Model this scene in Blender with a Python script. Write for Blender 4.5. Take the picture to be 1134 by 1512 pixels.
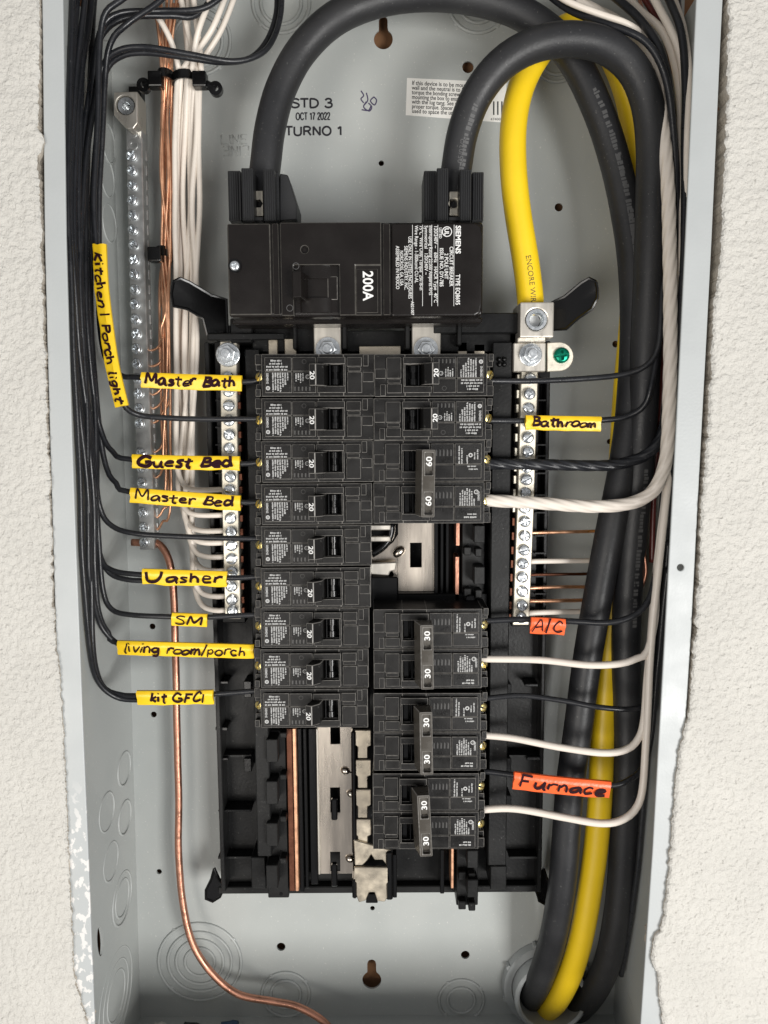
import bpy, bmesh, math, random
from mathutils import Vector, Matrix, noise
random.seed(7)
PI = math.pi
scene = bpy.context.scene
for o in list(bpy.data.objects): bpy.data.objects.remove(o)

# ------------------------------------------------------------------ camera
# panel coordinates: X right, Z up, Y into the wall; Y = 0 is the front of the steel flange
FPX, IW, IH = 1136.0, 1134.0, 1512.0
DIST, PITCH, ROLL = 0.426, math.radians(6.3), math.radians(0.35)
CAM = Vector((0.0, -DIST, 0.0))
cd = bpy.data.cameras.new('camera'); cam = bpy.data.objects.new('camera', cd)
scene.collection.objects.link(cam); scene.camera = cam
cam.location = CAM
CR = Matrix.Rotation(PI/2 - PITCH, 3, 'X') @ Matrix.Rotation(-ROLL, 3, 'Z')
cam.rotation_euler = CR.to_euler()
cd.sensor_fit = 'VERTICAL'; cd.sensor_height = 36; cd.lens = FPX/IH*36
cd.clip_start = 0.01; cd.clip_end = 50
scene.render.resolution_x, scene.render.resolution_y = 768, 1024

# ------------------------------------------------------------------ light
w = bpy.data.worlds.new('World'); scene.world = w; w.use_nodes = True
w.node_tree.nodes['Background'].inputs[0].default_value = (0.97, 0.97, 1.0, 1)
w.node_tree.nodes['Background'].inputs[1].default_value = 0.33
def area(name, loc, target, size, size_y, power, col):
    l = bpy.data.lights.new(name, 'AREA'); l.shape = 'RECTANGLE'; l.size = size; l.size_y = size_y
    l.energy = power; l.color = col
    o = bpy.data.objects.new(name, l); scene.collection.objects.link(o)
    o.location = loc; o.rotation_euler = (Vector(target)-Vector(loc)).to_track_quat('-Z', 'Y').to_euler()
    return o
area('window_light', (0.98, -1.62, -0.62), (0, 0.05, -0.1), 0.75, 0.8, 38, (1.0, 0.985, 0.96))
area('room_light', (-0.75, -1.5, -0.55), (0.1, 0.05, -0.12), 0.8, 0.8, 13, (1.0, 0.95, 0.88))  # added fill lamp without a source of its own, lifts the right gutter
scene.view_settings.view_transform = 'Standard'; scene.view_settings.look = 'None'
scene.view_settings.exposure = 0.06; scene.view_settings.gamma = 1.0

# ------------------------------------------------------------------ helpers
def P(x, y, Y):
    """point on the plane at depth Y (metres) that is seen at photo pixel x, y"""
    d = CR @ Vector(((x-IW/2)/FPX, -(y-IH/2)/FPX, -1.0))
    return CAM + d*((Y+DIST)/d.y)
def R(x0, y0, x1, y1, Y):
    mx, my = (x0+x1)/2, (y0+y1)/2
    return P(x0, my, Y).x, P(x1, my, Y).x, P(mx, y1, Y).z, P(mx, y0, Y).z
def S(x, y, Y): return (P(x+1, y, Y)-P(x, y, Y)).length

MATS = {}
def mat(name, col, rough=0.5, metal=0.0, bump=0.0, bscale=300, var=0.0, vscale=40, spec=0.5, stretch=None, rvar=0.0):
    m = bpy.data.materials.new(name); m.use_nodes = True; MATS[name] = m
    nt = m.node_tree; b = nt.nodes['Principled BSDF']
    b.inputs['Base Color'].default_value = (*col, 1); b.inputs['Roughness'].default_value = rough
    b.inputs['Metallic'].default_value = metal; b.inputs['Specular IOR Level'].default_value = spec
    tc = nt.nodes.new('ShaderNodeTexCoord')
    src = tc.outputs['Object']
    if stretch:
        mp = nt.nodes.new('ShaderNodeMapping'); mp.inputs['Scale'].default_value = stretch
        nt.links.new(src, mp.inputs['Vector']); src = mp.outputs['Vector']
    def nz(scale, detail=4):
        n = nt.nodes.new('ShaderNodeTexNoise'); n.inputs['Scale'].default_value = scale; n.inputs['Detail'].default_value = detail
        nt.links.new(src, n.inputs['Vector']); return n
    if var or rvar:
        n = nz(vscale, 6)
        if var:
            mx = nt.nodes.new('ShaderNodeMix'); mx.data_type = 'RGBA'
            mx.inputs[6].default_value = (*[max(0, c*(1-var)) for c in col], 1)
            mx.inputs[7].default_value = (*[min(1, c*(1+var)) for c in col], 1)
            nt.links.new(n.outputs['Fac'], mx.inputs[0]); nt.links.new(mx.outputs[2], b.inputs['Base Color'])
        if rvar:
            mr = nt.nodes.new('ShaderNodeMapRange'); mr.inputs[1].default_value = .3; mr.inputs[2].default_value = .7
            mr.inputs[3].default_value = max(0.03, rough-rvar); mr.inputs[4].default_value = min(1, rough+rvar)
            nt.links.new(n.outputs['Fac'], mr.inputs[0]); nt.links.new(mr.outputs[0], b.inputs['Roughness'])
    if bump:
        n = nz(bscale, 3); bp = nt.nodes.new('ShaderNodeBump')
        bp.inputs['Strength'].default_value = bump; bp.inputs['Distance'].default_value = 0.001
        nt.links.new(n.outputs['Fac'], bp.inputs['Height']); nt.links.new(bp.outputs['Normal'], b.inputs['Normal'])
    return m
GREY = mat('grey_enamel', (.40, .42, .408), .4, 0, .06, 900, .05, 30, rvar=.08)
FLANGE = mat('flange_enamel', (.42, .44, .44), .42, 0, .08, 700, .05, 40, rvar=.1)
PLASTER = mat('wall_paint', (.55, .535, .495), .85, 0, .9, 750, .09, 25)
CORE = mat('gypsum_core', (.50, .45, .38), .95, 0, .9, 500, .5, 220)
PHEN = mat('breaker_plastic', (.0058, .0053, .0050), .36, 0, .12, 1400, .25, 90, spec=.26, rvar=.12)
MAINP = mat('main_breaker_plastic', (.0085, .0068, .0060), .27, 0, .07, 1500, .25, 60, spec=.33, rvar=.08)
WORN = mat('worn_plastic_edge', (.20, .19, .175), .38, 0, 0, 0, .9, 420)  # pale bevel faces: edge wear plus highlight lines painted into the colour
WORNM = mat('worn_main_edge', (.075, .07, .062), .34, 0, 0, 0, .8, 300)  # dimmer painted highlight and wear for the main breaker edges
TRAYP = mat('tray_plastic', (.0045, .0046, .0048), .4, 0, .1, 500, .3, 40, spec=.24, rvar=.12)
BLK = mat('black_gloss_plastic', (.004, .004, .0042), .2, 0, .05, 300, spec=.35)
DARKP = mat('lug_shroud_plastic', (.018, .0185, .0195), .45, 0, .1, 900, .15, 100)
WBLK = mat('black_wire_jacket', (.013, .014, .017), .33, 0, .1, 900, .25, 150, spec=.4, rvar=.1)
CBLK = mat('cable_jacket_black', (.018, .0185, .0205), .46, 0, .12, 700, .2, 60, spec=.4, rvar=.08)
YEL = mat('cable_jacket_yellow', (.88, .60, .014), .4, 0, .08, 700, .08, 60)
WWHT = mat('white_wire_jacket', (.78, .71, .63), .36, 0, .06, 600, .07, 120)
WRED = mat('red_wire_jacket', (.1, .018, .015), .35, 0, 0, 0, .2, 120)
COP = mat('copper', (.86, .44, .27), .36, .85, .05, 500, .3, 180, rvar=.1)
COPB = mat('bare_copper_conductor', (.52, .26, .18), .42, 1, .3, 300, .4, 90, rvar=.12)
COPD = mat('tarnished_copper', (.13, .055, .035), .5, 1, .2, 400, .4, 200)
TIN = mat('tin_plate', (.66, .62, .55), .34, .75, .05, 700, .15, 120, rvar=.12, stretch=(1, 1, .2))
TINW = mat('bar_tin_plate', (.72, .67, .56), .42, .65, .06, 900, .12, 200, rvar=.1)
ALU = mat('ground_bar_aluminium', (.50, .505, .495), .38, .75, .06, 600, .2, 150, rvar=.1)
ZINC = mat('zinc_screw', (.66, .69, .71), .26, .85, .0, 800, .12, 400, rvar=.08)
BRASS = mat('brass_screw', (.80, .66, .28), .3, 1, .2, 800, .2, 300)
PLATE = mat('bus_plate_metal', (.52, .465, .40), .26, 1, .05, 700, .2, 60, rvar=.12, stretch=(1, 1, .15))
GRN = mat('green_screw', (.0, .20, .12), .3, .7, .1, 600, .2, 200)
TAPEY = mat('yellow_tape', (.92, .60, .016), .3, 0, .35, 160, .09, 120)
TAPEO = mat('orange_tape', (.88, .13, .03), .3, 0, .35, 160, .09, 120)
INK = mat('marker_ink', (.020, .004, .008), .6, 0, 0, 0, .5, 900, spec=.1)
INKB = mat('stamp_ink', (.012, .012, .016), .6)
PRINT = mat('white_print', (.78, .78, .76), .55)
PRINT2 = mat('small_white_print', (.46, .46, .45), .6)
GPRINT = mat('faded_print', (.085, .085, .085), .6)
YINK = mat('cable_ink', (.10, .07, .02), .6)
PAPER = mat('sticker_paper', (.80, .79, .75), .55, 0, .05, 200)
DARK = mat('cavity', (.015, .012, .01), .9)
WOOD = mat('wall_stud', (.26, .13, .06), .8, 0, .4, 200, .5, 60)
PVC = mat('conduit_steel', (.42, .44, .44), .38, .2, .1, 500, .15, 60)
def flange_mat():
    nt = FLANGE.node_tree; b = nt.nodes['Principled BSDF']
    tc = nt.nodes.new('ShaderNodeTexCoord'); mp = nt.nodes.new('ShaderNodeMapping'); mp.inputs['Scale'].default_value = (55, 1, 38)
    n = nt.nodes.new('ShaderNodeTexNoise'); n.inputs['Scale'].default_value = 4; n.inputs['Detail'].default_value = 8
    nt.links.new(tc.outputs['Object'], mp.inputs[0]); nt.links.new(mp.outputs[0], n.inputs['Vector'])
    sx = nt.nodes.new('ShaderNodeSeparateXYZ'); nt.links.new(tc.outputs['Object'], sx.inputs[0])
    band = nt.nodes.new('ShaderNodeMapRange'); band.inputs[1].default_value = -.20; band.inputs[2].default_value = -.235
    nt.links.new(sx.outputs['Z'], band.inputs[0])
    side = nt.nodes.new('ShaderNodeMath'); side.operation = 'LESS_THAN'; side.inputs[1].default_value = 0.0
    nt.links.new(sx.outputs['X'], side.inputs[0])
    th = nt.nodes.new('ShaderNodeMapRange'); th.inputs[1].default_value = .53; th.inputs[2].default_value = .57
    nt.links.new(n.outputs['Fac'], th.inputs[0])
    m1 = nt.nodes.new('ShaderNodeMath'); m1.operation = 'MULTIPLY'; nt.links.new(band.outputs[0], m1.inputs[0]); nt.links.new(side.outputs[0], m1.inputs[1])
    m2 = nt.nodes.new('ShaderNodeMath'); m2.operation = 'MULTIPLY'; nt.links.new(m1.outputs[0], m2.inputs[0]); nt.links.new(th.outputs[0], m2.inputs[1])
    old = b.inputs['Base Color'].links[0].from_socket
    mx = nt.nodes.new('ShaderNodeMix'); mx.data_type = 'RGBA'; mx.inputs[7].default_value = (.66, .65, .63, 1)
    nt.links.new(m2.outputs[0], mx.inputs[0]); nt.links.new(old, mx.inputs[6]); nt.links.new(mx.outputs[2], b.inputs['Base Color'])
flange_mat()
def dust(m, amt):
    nt = m.node_tree; b = nt.nodes['Principled BSDF']; old = b.inputs['Base Color'].links[0].from_socket
    tc = nt.nodes.new('ShaderNodeTexCoord')
    def nz(sc, lo, hi, det=5):
        n = nt.nodes.new('ShaderNodeTexNoise'); n.inputs['Scale'].default_value = sc; n.inputs['Detail'].default_value = det
        nt.links.new(tc.outputs['Object'], n.inputs['Vector']); r = nt.nodes.new('ShaderNodeMapRange'); r.inputs[1].default_value = lo; r.inputs[2].default_value = hi
        nt.links.new(n.outputs['Fac'], r.inputs[0]); return r.outputs[0]
    def mul(a, c):
        q = nt.nodes.new('ShaderNodeMath'); q.operation = 'MULTIPLY'; nt.links.new(a, q.inputs[0])
        if isinstance(c, float): q.inputs[1].default_value = c
        else: nt.links.new(c, q.inputs[1])
        return q.outputs[0]
    film = mul(nz(14, .42, .75), amt*.35); spk = mul(nz(650, .69, .73, 2), .55*amt*2)
    for fac in (film, spk):
        mx = nt.nodes.new('ShaderNodeMix'); mx.data_type = 'RGBA'; mx.inputs[7].default_value = (.66, .65, .61, 1)
        nt.links.new(fac, mx.inputs[0]); nt.links.new(old, mx.inputs[6]); old = mx.outputs[2]
    nt.links.new(old, b.inputs['Base Color'])
dust(GREY, .5); dust(TRAYP, .06); dust(PHEN, .05); dust(CBLK, .07); dust(WBLK, .05)

class MB:
    def __init__(s): s.v = []; s.f = []
    def add(s, vs, fs):
        b = len(s.v); s.v += [Vector(v) for v in vs]; s.f += [[i+b for i in f] for f in fs]; return s
    def box(s, x0, x1, y0, y1, z0, z1):
        vs = [(x, y, z) for z in (z0, z1) for y in (y0, y1) for x in (x0, x1)]
        return s.add(vs, [(0, 2, 3, 1), (4, 5, 7, 6), (0, 1, 5, 4), (2, 6, 7, 3), (0, 4, 6, 2), (1, 3, 7, 5)])
    def pbox(s, x0, y0, x1, y1, Y0, Y1):
        a = R(x0, y0, x1, y1, Y0); return s.box(a[0], a[1], Y0, Y1, a[2], a[3])
    def prism(s, poly, y0, y1):
        """poly: (x, z) points, anticlockwise seen from the camera"""
        n = len(poly)
        vs = [(p[0], y0, p[1]) for p in poly]+[(p[0], y1, p[1]) for p in poly]
        fs = [list(range(n)), list(range(2*n-1, n-1, -1))]+[(i, n+i, n+(i+1) % n, (i+1) % n) for i in range(n)]
        return s.add(vs, fs)
    def pprism(s, pts, Y0, Y1):
        q = [P(x, y, Y0) for x, y in pts]; q = [(p.x, p.z) for p in q]
        ar = sum(q[i][0]*q[(i+1) % len(q)][1]-q[(i+1) % len(q)][0]*q[i][1] for i in range(len(q)))
        if ar < 0: q.reverse()
        return s.prism(q, Y0, Y1)
    def cyl(s, c, r, y0, y1, n=20, r2=None, ph=0):
        r2 = r if r2 is None else r2
        vs = [(c[0]+r*math.cos(ph+2*PI*i/n), y0, c[1]+r*math.sin(ph+2*PI*i/n)) for i in range(n)]
        vs += [(c[0]+r2*math.cos(ph+2*PI*i/n), y1, c[1]+r2*math.sin(ph+2*PI*i/n)) for i in range(n)]
        fs = [list(range(n)), list(range(2*n-1, n-1, -1))]+[(i, n+i, n+(i+1) % n, (i+1) % n) for i in range(n)]
        return s.add(vs, fs)
    def lathe(s, c, prof, n=28):
        """closed profile of (r, y) revolved about the Y axis through c"""
        k = len(prof); vs = []; fs = []
        for i in range(n):
            a = 2*PI*i/n
            vs += [(c[0]+r*math.cos(a), y, c[1]+r*math.sin(a)) for r, y in prof]
        for i in range(n):
            for j in range(k):
                fs.append((i*k+j, i*k+(j+1) % k, ((i+1) % n)*k+(j+1) % k, ((i+1) % n)*k+j))
        return s.add(vs, fs)
    def tube(s, pts, rad, n=10, cap=True, squash=None, ridge=None):
        """rad: number or list; squash: (normal, factor) flattens along a direction"""
        m = len(pts); b = len(s.v)
        up = Vector((0, -1, 0)); prev = None; acc = 0
        for i, p in enumerate(pts):
            t = (pts[min(i+1, m-1)]-pts[max(i-1, 0)]).normalized()
            if prev is None:
                nn = up-t*up.dot(t)
                if nn.length < 1e-3: nn = Vector((1, 0, 0))-t*t.x
            else: nn = prev-t*prev.dot(t)
            nn.normalize(); prev = nn; bb = t.cross(nn)
            r = rad[i] if isinstance(rad, (list, tuple)) else rad
            if i: acc += (p-pts[i-1]).length
            for k in range(n):
                a = 2*PI*k/n; rr = r
                if ridge: rr = r*(1+ridge[1]*(abs(math.cos((a*ridge[0]-acc*ridge[2])/2))-.6))
                o = nn*math.cos(a)*rr+bb*math.sin(a)*rr
                if squash: o -= squash[0]*o.dot(squash[0])*(1-squash[1])
                s.v.append(p+o)
        for i in range(m-1):
            for k in range(n):
                s.f.append([b+i*n+k, b+i*n+(k+1) % n, b+(i+1)*n+(k+1) % n, b+(i+1)*n+k])
        if cap:
            s.f.append([b+k for k in range(n-1, -1, -1)]); s.f.append([b+(m-1)*n+k for k in range(n)])
        return s
    def mesh(s, name, m, smooth=False, fix=True):
        me = bpy.data.meshes.new(name); me.from_pydata([tuple(v) for v in s.v], [], s.f)
        for q in (m if isinstance(m, (list, tuple)) else [m]): me.materials.append(q)
        if fix:
            bm = bmesh.new(); bm.from_mesh(me); bmesh.ops.recalc_face_normals(bm, faces=bm.faces); bm.to_mesh(me); bm.free()
        if smooth == 'auto':
            bm = bmesh.new(); bm.from_mesh(me)
            for f in bm.faces: f.smooth = True
            for e in bm.edges:
                if len(e.link_faces) == 2 and e.calc_face_angle(0) > math.radians(35): e.smooth = False
            bm.to_mesh(me); bm.free()
        elif smooth:
            me.polygons.foreach_set('use_smooth', [True]*len(me.polygons))
        me.update(); return me
    def build(s, name, m, parent=None, smooth=False, bevel=0, seg=1, worn=False, loc=None):
        ms = [m, WORN] if worn else m
        o = bpy.data.objects.new(name, s.mesh(name, ms, smooth)); scene.collection.objects.link(o)
        if parent is not None: attach(o, parent)
        if loc is not None: o.location = loc
        if bevel:
            bv = o.modifiers.new('bevel', 'BEVEL'); bv.width = bevel; bv.segments = seg; bv.limit_method = 'ANGLE'; bv.angle_limit = math.radians(40)
            if worn: bv.material = 1  # bevel faces take the painted edge highlight and wear
        return o
def attach(o, parent):
    o.parent = parent
    q = parent; L = Vector((0, 0, 0))
    while q is not None: L += q.location; q = q.parent
    if not parent.get('_local'): o.location = -L
def tag(o, label, cat, group=None):
    o['label'] = label; o['category'] = cat
    if group: o['group'] = group
    return o
def thing(name, label, cat, loc=(0, 0, 0), group=None):
    o = bpy.data.objects.new(name, None); scene.collection.objects.link(o); o.location = loc
    o.empty_display_size = .01
    return tag(o, label, cat, group)
def struct(o): o['kind'] = 'structure'; return o
def obj(name, me, parent=None, loc=None, rot=None):
    o = bpy.data.objects.new(name, me); scene.collection.objects.link(o)
    if parent is not None: attach(o, parent)
    if loc is not None: o.location = Vector(loc)+(o.location if parent is not None and not parent.get('_local') else Vector((0, 0, 0)))
    if rot is not None: o.rotation_euler = rot
    return o
def copy_tree(o, parent=None):
    c = o.copy(); scene.collection.objects.link(c); c.parent = parent
    for ch in list(o.children): copy_tree(ch, c)
    return c
def spline(pts, step=.004):
    """Catmull-Rom through 3-D points"""
    q = [pts[0]*2-pts[1]]+list(pts)+[pts[-1]*2-pts[-2]]; out = []
    for i in range(1, len(q)-2):
        a, b, c, d = q[i-1:i+3]; n = max(2, int((c-b).length/step))
        for k in range(n):
            t = k/n
            out.append(.5*((2*b)+(c-a)*t+(2*a-5*b+4*c-d)*t*t+(3*b-a-3*c+d)*t**3))
    out.append(pts[-1]); return out
def PP(pts): return [P(x, y, d/1000) for x, y, d in pts]

# ---- writing
_tc = {}
def text_me(s, size, align='LEFT', bold=0.0):
    key = (s, align, bold)
    if key not in _tc:
        cu = bpy.data.curves.new('t', 'FONT'); cu.body = s; cu.size = 1; cu.align_x = align; cu.resolution_u = 3; cu.offset = bold
        to = bpy.data.objects.new('t', cu); scene.collection.objects.link(to)
        dg = bpy.context.evaluated_depsgraph_get(); dg.update()
        me = bpy.data.meshes.new_from_object(to.evaluated_get(dg))
        _tc[key] = ([v.co.copy() for v in me.vertices], [list(p.vertices) for p in me.polygons])
        bpy.data.objects.remove(to); bpy.data.curves.remove(cu); bpy.data.meshes.remove(me)
    vs, fs = _tc[key]; return [(v.x*size, v.y*size) for v in vs], fs
def put_text(mb, s, size, o, rt=(1, 0, 0), up=(0, 0, 1), align='LEFT', fit=None, bold=0.0):
    """flat lettering at o with reading direction rt; fit = total width"""
    vs, fs = text_me(s, size, align, bold); rt = Vector(rt); up = Vector(up); o = Vector(o); k = 1
    if fit and vs:
        w_ = max(v[0] for v in vs)-min(v[0] for v in vs); k = fit/w_ if w_ else 1
    mb.add([o+rt*(v[0]*k)+up*v[1] for v in vs], fs); return mb
def mush(mb, o, rt, up, length, size, rnd):
    """a line of print too small to read: short ticks in word groups"""
    x = 0; rt = Vector(rt); up = Vector(up); o = Vector(o)
    while x < length:
        n = rnd.randint(2, 6)
        for i in range(n):
            if x >= length: break
            wd = size*rnd.uniform(.3, .62); h = size*rnd.uniform(.65, 1); h0 = size*rnd.choice((0, 0, .1))
            p = o+rt*x
            mb.add([p+up*h0, p+rt*wd+up*h0, p+rt*wd+up*h, p+up*h], [(0, 1, 2, 3)]); x += wd+size*.16
        x += size*.4
def ring_quads(mb, c, r0, r1, rt, up, n=18, a0=0, a1=2*PI):
    c = Vector(c); rt = Vector(rt); up = Vector(up)
    for i in range(n):
        q = [a0+(a1-a0)*(i+j)/n for j in (0, 1)]
        mb.add([c+(rt*math.cos(a)+up*math.sin(a))*r for a, r in ((q[0], r0), (q[0], r1), (q[1], r1), (q[1], r0))], [(0, 1, 2, 3)])
def circ(cx, cy, r, a0=0, a1=360, n=9): return [(cx+r*math.cos(math.radians(a0+(a1-a0)*i/n)), cy+r*math.sin(math.radians(a0+(a1-a0)*i/n))) for i in range(n+1)]
GL = {
 'M': (.95, [[(0, 0), (.08, 1), (.4, .3), (.72, 1), (.82, 0)]]),
 'a': (.68, [[(.48, .5), (.3, .6), (.05, .4), (.1, .05), (.35, .08), (.5, .52), (.52, .08), (.64, .0)]]),
 's': (.55, [[(.45, .55), (.2, .6), (.1, .45), (.4, .25), (.35, .03), (.05, .03)]]),
 't': (.55, [[(.25, .95), (.22, .1), (.4, 0)], [(0, .62), (.5, .66)]]),
 'e': (.58, [[(.08, .3), (.45, .38), (.4, .58), (.15, .55), (.05, .25), (.2, .02), (.52, .1)]]),
 'r': (.52, [[(.08, .62), (.1, 0)], [(.1, .35), (.25, .6), (.48, .55)]]),
 'B': (.7, [[(.08, 0), (.1, 1)], [(.03, .97), (.45, .9), (.4, .6), (.12, .52), (.58, .4), (.52, .08), (.03, .02)]]),
 'h': (.6, [[(.1, 1), (.08, 0)], [(.08, .4), (.3, .6), (.42, .4), (.45, 0)]]),
 'G': (.92, [[(.75, .82), (.4, 1), (.05, .6), (.1, .15), (.5, 0), (.76, .2), (.76, .42), (.42, .4)]]),
 'u': (.66, [[(.05, .58), (.1, .08), (.35, .05), (.48, .55), (.5, .08), (.62, 0)]]),
 'd': (.7, [[(.5, .45), (.25, .58), (.05, .3), (.15, .03), (.4, .1), (.52, .5), (.54, 1)], [(.52, .5), (.58, 0)]]),
 'W': (1.0, [[(0, .95), (.08, .15), (.32, .02), (.6, .15), (.78, .5), (.82, 1)]]),
 'S': (.72, [[(.6, .9), (.3, 1), (.08, .78), (.5, .45), (.52, .1), (.25, 0), (.02, .12)]]),
 'l': (.3, [[(.1, 1), (.08, .05), (.22, 0)]]),
 'i': (.3, [[(.1, .6), (.12, 0)], [(.1, .84), (.13, .92)]]),
 'v': (.52, [[(.02, .6), (.22, 0), (.46, .62)]]),
 'n': (.58, [[(.05, .6), (.06, 0)], [(.06, .4), (.28, .6), (.42, .45), (.46, 0)]]),
 'g': (.6, [[(.48, .5), (.2, .58), (.05, .3), (.2, .05), (.45, .2), (.48, .55), (.46, -.22), (.1, -.26)]]),
 'o': (.6, [circ(.28, .3, .27)]),
 'm': (.8, [[(.05, .6), (.06, 0)], [(.06, .4), (.22, .6), (.32, .45), (.33, 0)], [(.33, .4), (.5, .6), (.62, .4), (.66, 0)]]),
 '/': (.42, [[(.05, -.1), (.28, 1.05)]]),
 '|': (.3, [[(.1, -.05), (.14, 1.0)]]),
 'p': (.58, [[(.08, .6), (.06, -.25)], [(.08, .5), (.35, .62), (.45, .35), (.3, .05), (.08, .1)]]),
 'P': (.65, [[(.1, 0), (.1, 1)], [(.04, .95), (.5, .9), (.5, .55), (.12, .45)]]),
 'c': (.55, [[(.45, .5), (.25, .6), (.05, .35), (.15, .03), (.48, .1)]]),
 'k': (.58, [[(.1, 1), (.08, 0)], [(.46, .62), (.1, .3), (.5, 0)]]),
 'K': (.7, [[(.1, 1), (.08, 0)], [(.55, .95), (.12, .45), (.6, 0)]]),
 'F': (.72, [[(.12, 0), (.12, 1)], [(.02, .97), (.62, .95)], [(.12, .52), (.48, .52)]]),
 'C': (.72, [[(.6, .8), (.38, 1), (.08, .6), (.12, .15), (.4, 0), (.64, .2)]]),
 'A': (.78, [[(0, 0), (.32, 1), (.6, 0)], [(.1, .38), (.52, .4)]]),
 'I': (.35, [[(.15, 1), (.13, 0)]]),
 '6': (.6, [[(.45, .95), (.12, .6), (.06, .2), (.3, 0), (.5, .22), (.3, .42), (.08, .25)]]),
 ' ': (.42, []),
}
def hand(mb, s, path, h, rad, rnd, lift, s0, length, voff=0):
    """marker handwriting along a 3-D path lying on a face turned to -Y"""
    tot = sum(GL[c][0] for c in s); kx = length/(tot*h)
    cum = [0]
    for i in range(1, len(path)): cum.append(cum[-1]+(path[i]-path[i-1]).length)
    def at(d):
        d = max(0, min(cum[-1]-1e-6, d))
        for i in range(len(cum)-1):
            if cum[i+1] >= d:
                t = (path[i+1]-path[i]).normalized(); return path[i]+t*(d-cum[i]), t
        return path[-1], (path[-1]-path[-2]).normalized()
    u = 0
    for ch in s:
        wd, strokes = GL[ch]; jit = rnd.uniform(-.09, .09); sl = rnd.uniform(-.05, .25); sc = rnd.uniform(.86, 1.14)
        for st in strokes:
            st = [Vector((a+rnd.uniform(-.035, .035), b+rnd.uniform(-.045, .045), 0)) for a, b in st]
            if len(st) > 2: st = spline(st, .09)
            q = []
            for a in st:
                base, t = at(s0+(u+a.x+a.y*sl)*h*kx)
                upv = Vector((-t.z, 0, t.x)); upv.normalize()
                q.append(base+upv*((a.y*sc-.42+jit)*h+voff)+Vector((0, -lift, 0)))
            if len(q) > 1: mb.tube(q, rad*rnd.uniform(.75, 1.35), 6, squash=(Vector((0, 1, 0)), .16))
        u += wd
def tube_text(mb, path, r, s0, string, size, off_ang=0.0, flip=False, rnd=None):
    """print wrapped on a round cable, on the side turned to the viewer"""
    cum = [0]
    for i in range(1, len(path)): cum.append(cum[-1]+(path[i]-path[i-1]).length)
    if string: vs, fs = text_me(string, size)
    else:
        t = MB(); mush(t, (0, 0, 0), (1, 0, 0), (0, 1, 0), size*28, size, rnd); vs = [(v.x, v.y) for v in t.v]; fs = t.f
    out = []
    for x, y in vs:
        d = s0+x; i = 0
        for i in range(len(cum)-1):
            if cum[i+1] >= d: break
        t = (path[i+1]-path[i]).normalized(); p = path[i]+t*(d-cum[i])
        nn = Vector((0, -1, 0)); nn = (nn-t*nn.dot(t)).normalized(); b = nn.cross(t)
        if flip: b = -b
        a = off_ang+(y-size*.35)/r
        out.append(p+(nn*math.cos(a)+b*math.sin(a))*(r+.00012))
    mb.add(out, fs)

def boolean(o, cutter):
    c = bpy.data.objects.new('c', cutter.mesh('c', DARK)); scene.collection.objects.link(c)
    md = o.modifiers.new('b', 'BOOLEAN'); md.operation = 'DIFFERENCE'; md.solver = 'EXACT'; md.object = c
    dg = bpy.context.evaluated_depsgraph_get(); dg.update()
    me = bpy.data.meshes.new_from_object(o.evaluated_get(dg)); me.name = o.name
    o.modifiers.clear(); o.data = me; bpy.data.objects.remove(c)

# ================================================================== WALL
YB = 0.108                       # back sheet of the box
def interp(tab, y):
    if y <= tab[0][0]: return tab[0][1]
    for (a, b), (c, d) in zip(tab, tab[1:]):
        if y <= c: return b+(d-b)*(y-a)/(c-a)
    return tab[-1][1]
EL = [(-150, 55), (0, 57), (60, 55), (140, 54), (160, 61), (185, 53), (300, 57), (380, 59), (480, 63), (600, 67), (680, 70), (800, 73), (872, 76), (890, 81), (1000, 88), (1130, 94), (1250, 99), (1350, 104), (1400, 106), (1440, 116), (1475, 124), (1512, 128), (1650, 133)]
ER = [(-150, 1079), (0, 1077), (100, 1075), (200, 1072), (330, 1066), (380, 1057), (480, 1053), (600, 1045), (680, 1038), (780, 1035), (900, 1026), (980, 1021), (1060, 1003), (1220, 991), (1320, 980), (1350, 965), (1375, 964), (1420, 974), (1512, 981), (1650, 968)]
def wall_h(x, z):
    v = Vector((x*300, 0, z*300)); a = noise.noise(v); b = noise.noise(v*2.3+Vector((5, 3, 1))); c = noise.noise(v*.3); d = noise.noise(v*5+Vector((1, 8, 2)))
    t = a*.6+b*.4
    return (max(-.14, min(.17, t))*1.5+.3*abs(b)+.2*d+.25*c)*.0013
wm = MB()
ST = .00085
for side, tab in ((-1, EL), (1, ER)):
    rows = []
    z = P(567, -140, 0).z; zend = P(567, 1640, 0).z; yv = -140
    nrow = int((z-zend)/ST); ncol = 110 if side < 0 else 150
    for i in range(nrow+1):
        zz = z+(zend-z)*i/nrow; yy = -140+1780*i/nrow
        ex = P(interp(tab, yy), yy, -.003).x
        ex += side*(noise.noise(Vector((zz*260, side*3, 0)))*.0011+noise.noise(Vector((zz*90, side*7, 2)))*.0012+abs(noise.noise(Vector((zz*700, side, 4))))*.0014+max(0, noise.noise(Vector((zz*150, side, 14)))-.3)*.004)
        row = []
        for j in range(ncol+1):
            x = ex+side*ST*j; hh = wall_h(x, zz)
            row.append((x, -.003-hh+(.0012 if j == 0 else (.0003 if j == 1 else 0)), zz))
        row.insert(0, (ex+side*.0006+side*.0008*noise.noise(Vector((zz*400, 9, side))), .0035, zz))
        row.insert(0, (ex+side*(.0012+.0015*noise.noise(Vector((zz*300, 19, side)))), .014, zz))
        rows.append(row)
    k = len(rows[0]); vs = [v for r in rows for v in r]; fs = []
    for i in range(len(rows)-1):
        for j in range(k-1):
            f = (i*k+j, i*k+j+1, (i+1)*k+j+1, (i+1)*k+j); fs.append(f if side > 0 else f[::-1])
    wm.add(vs, fs)
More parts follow.
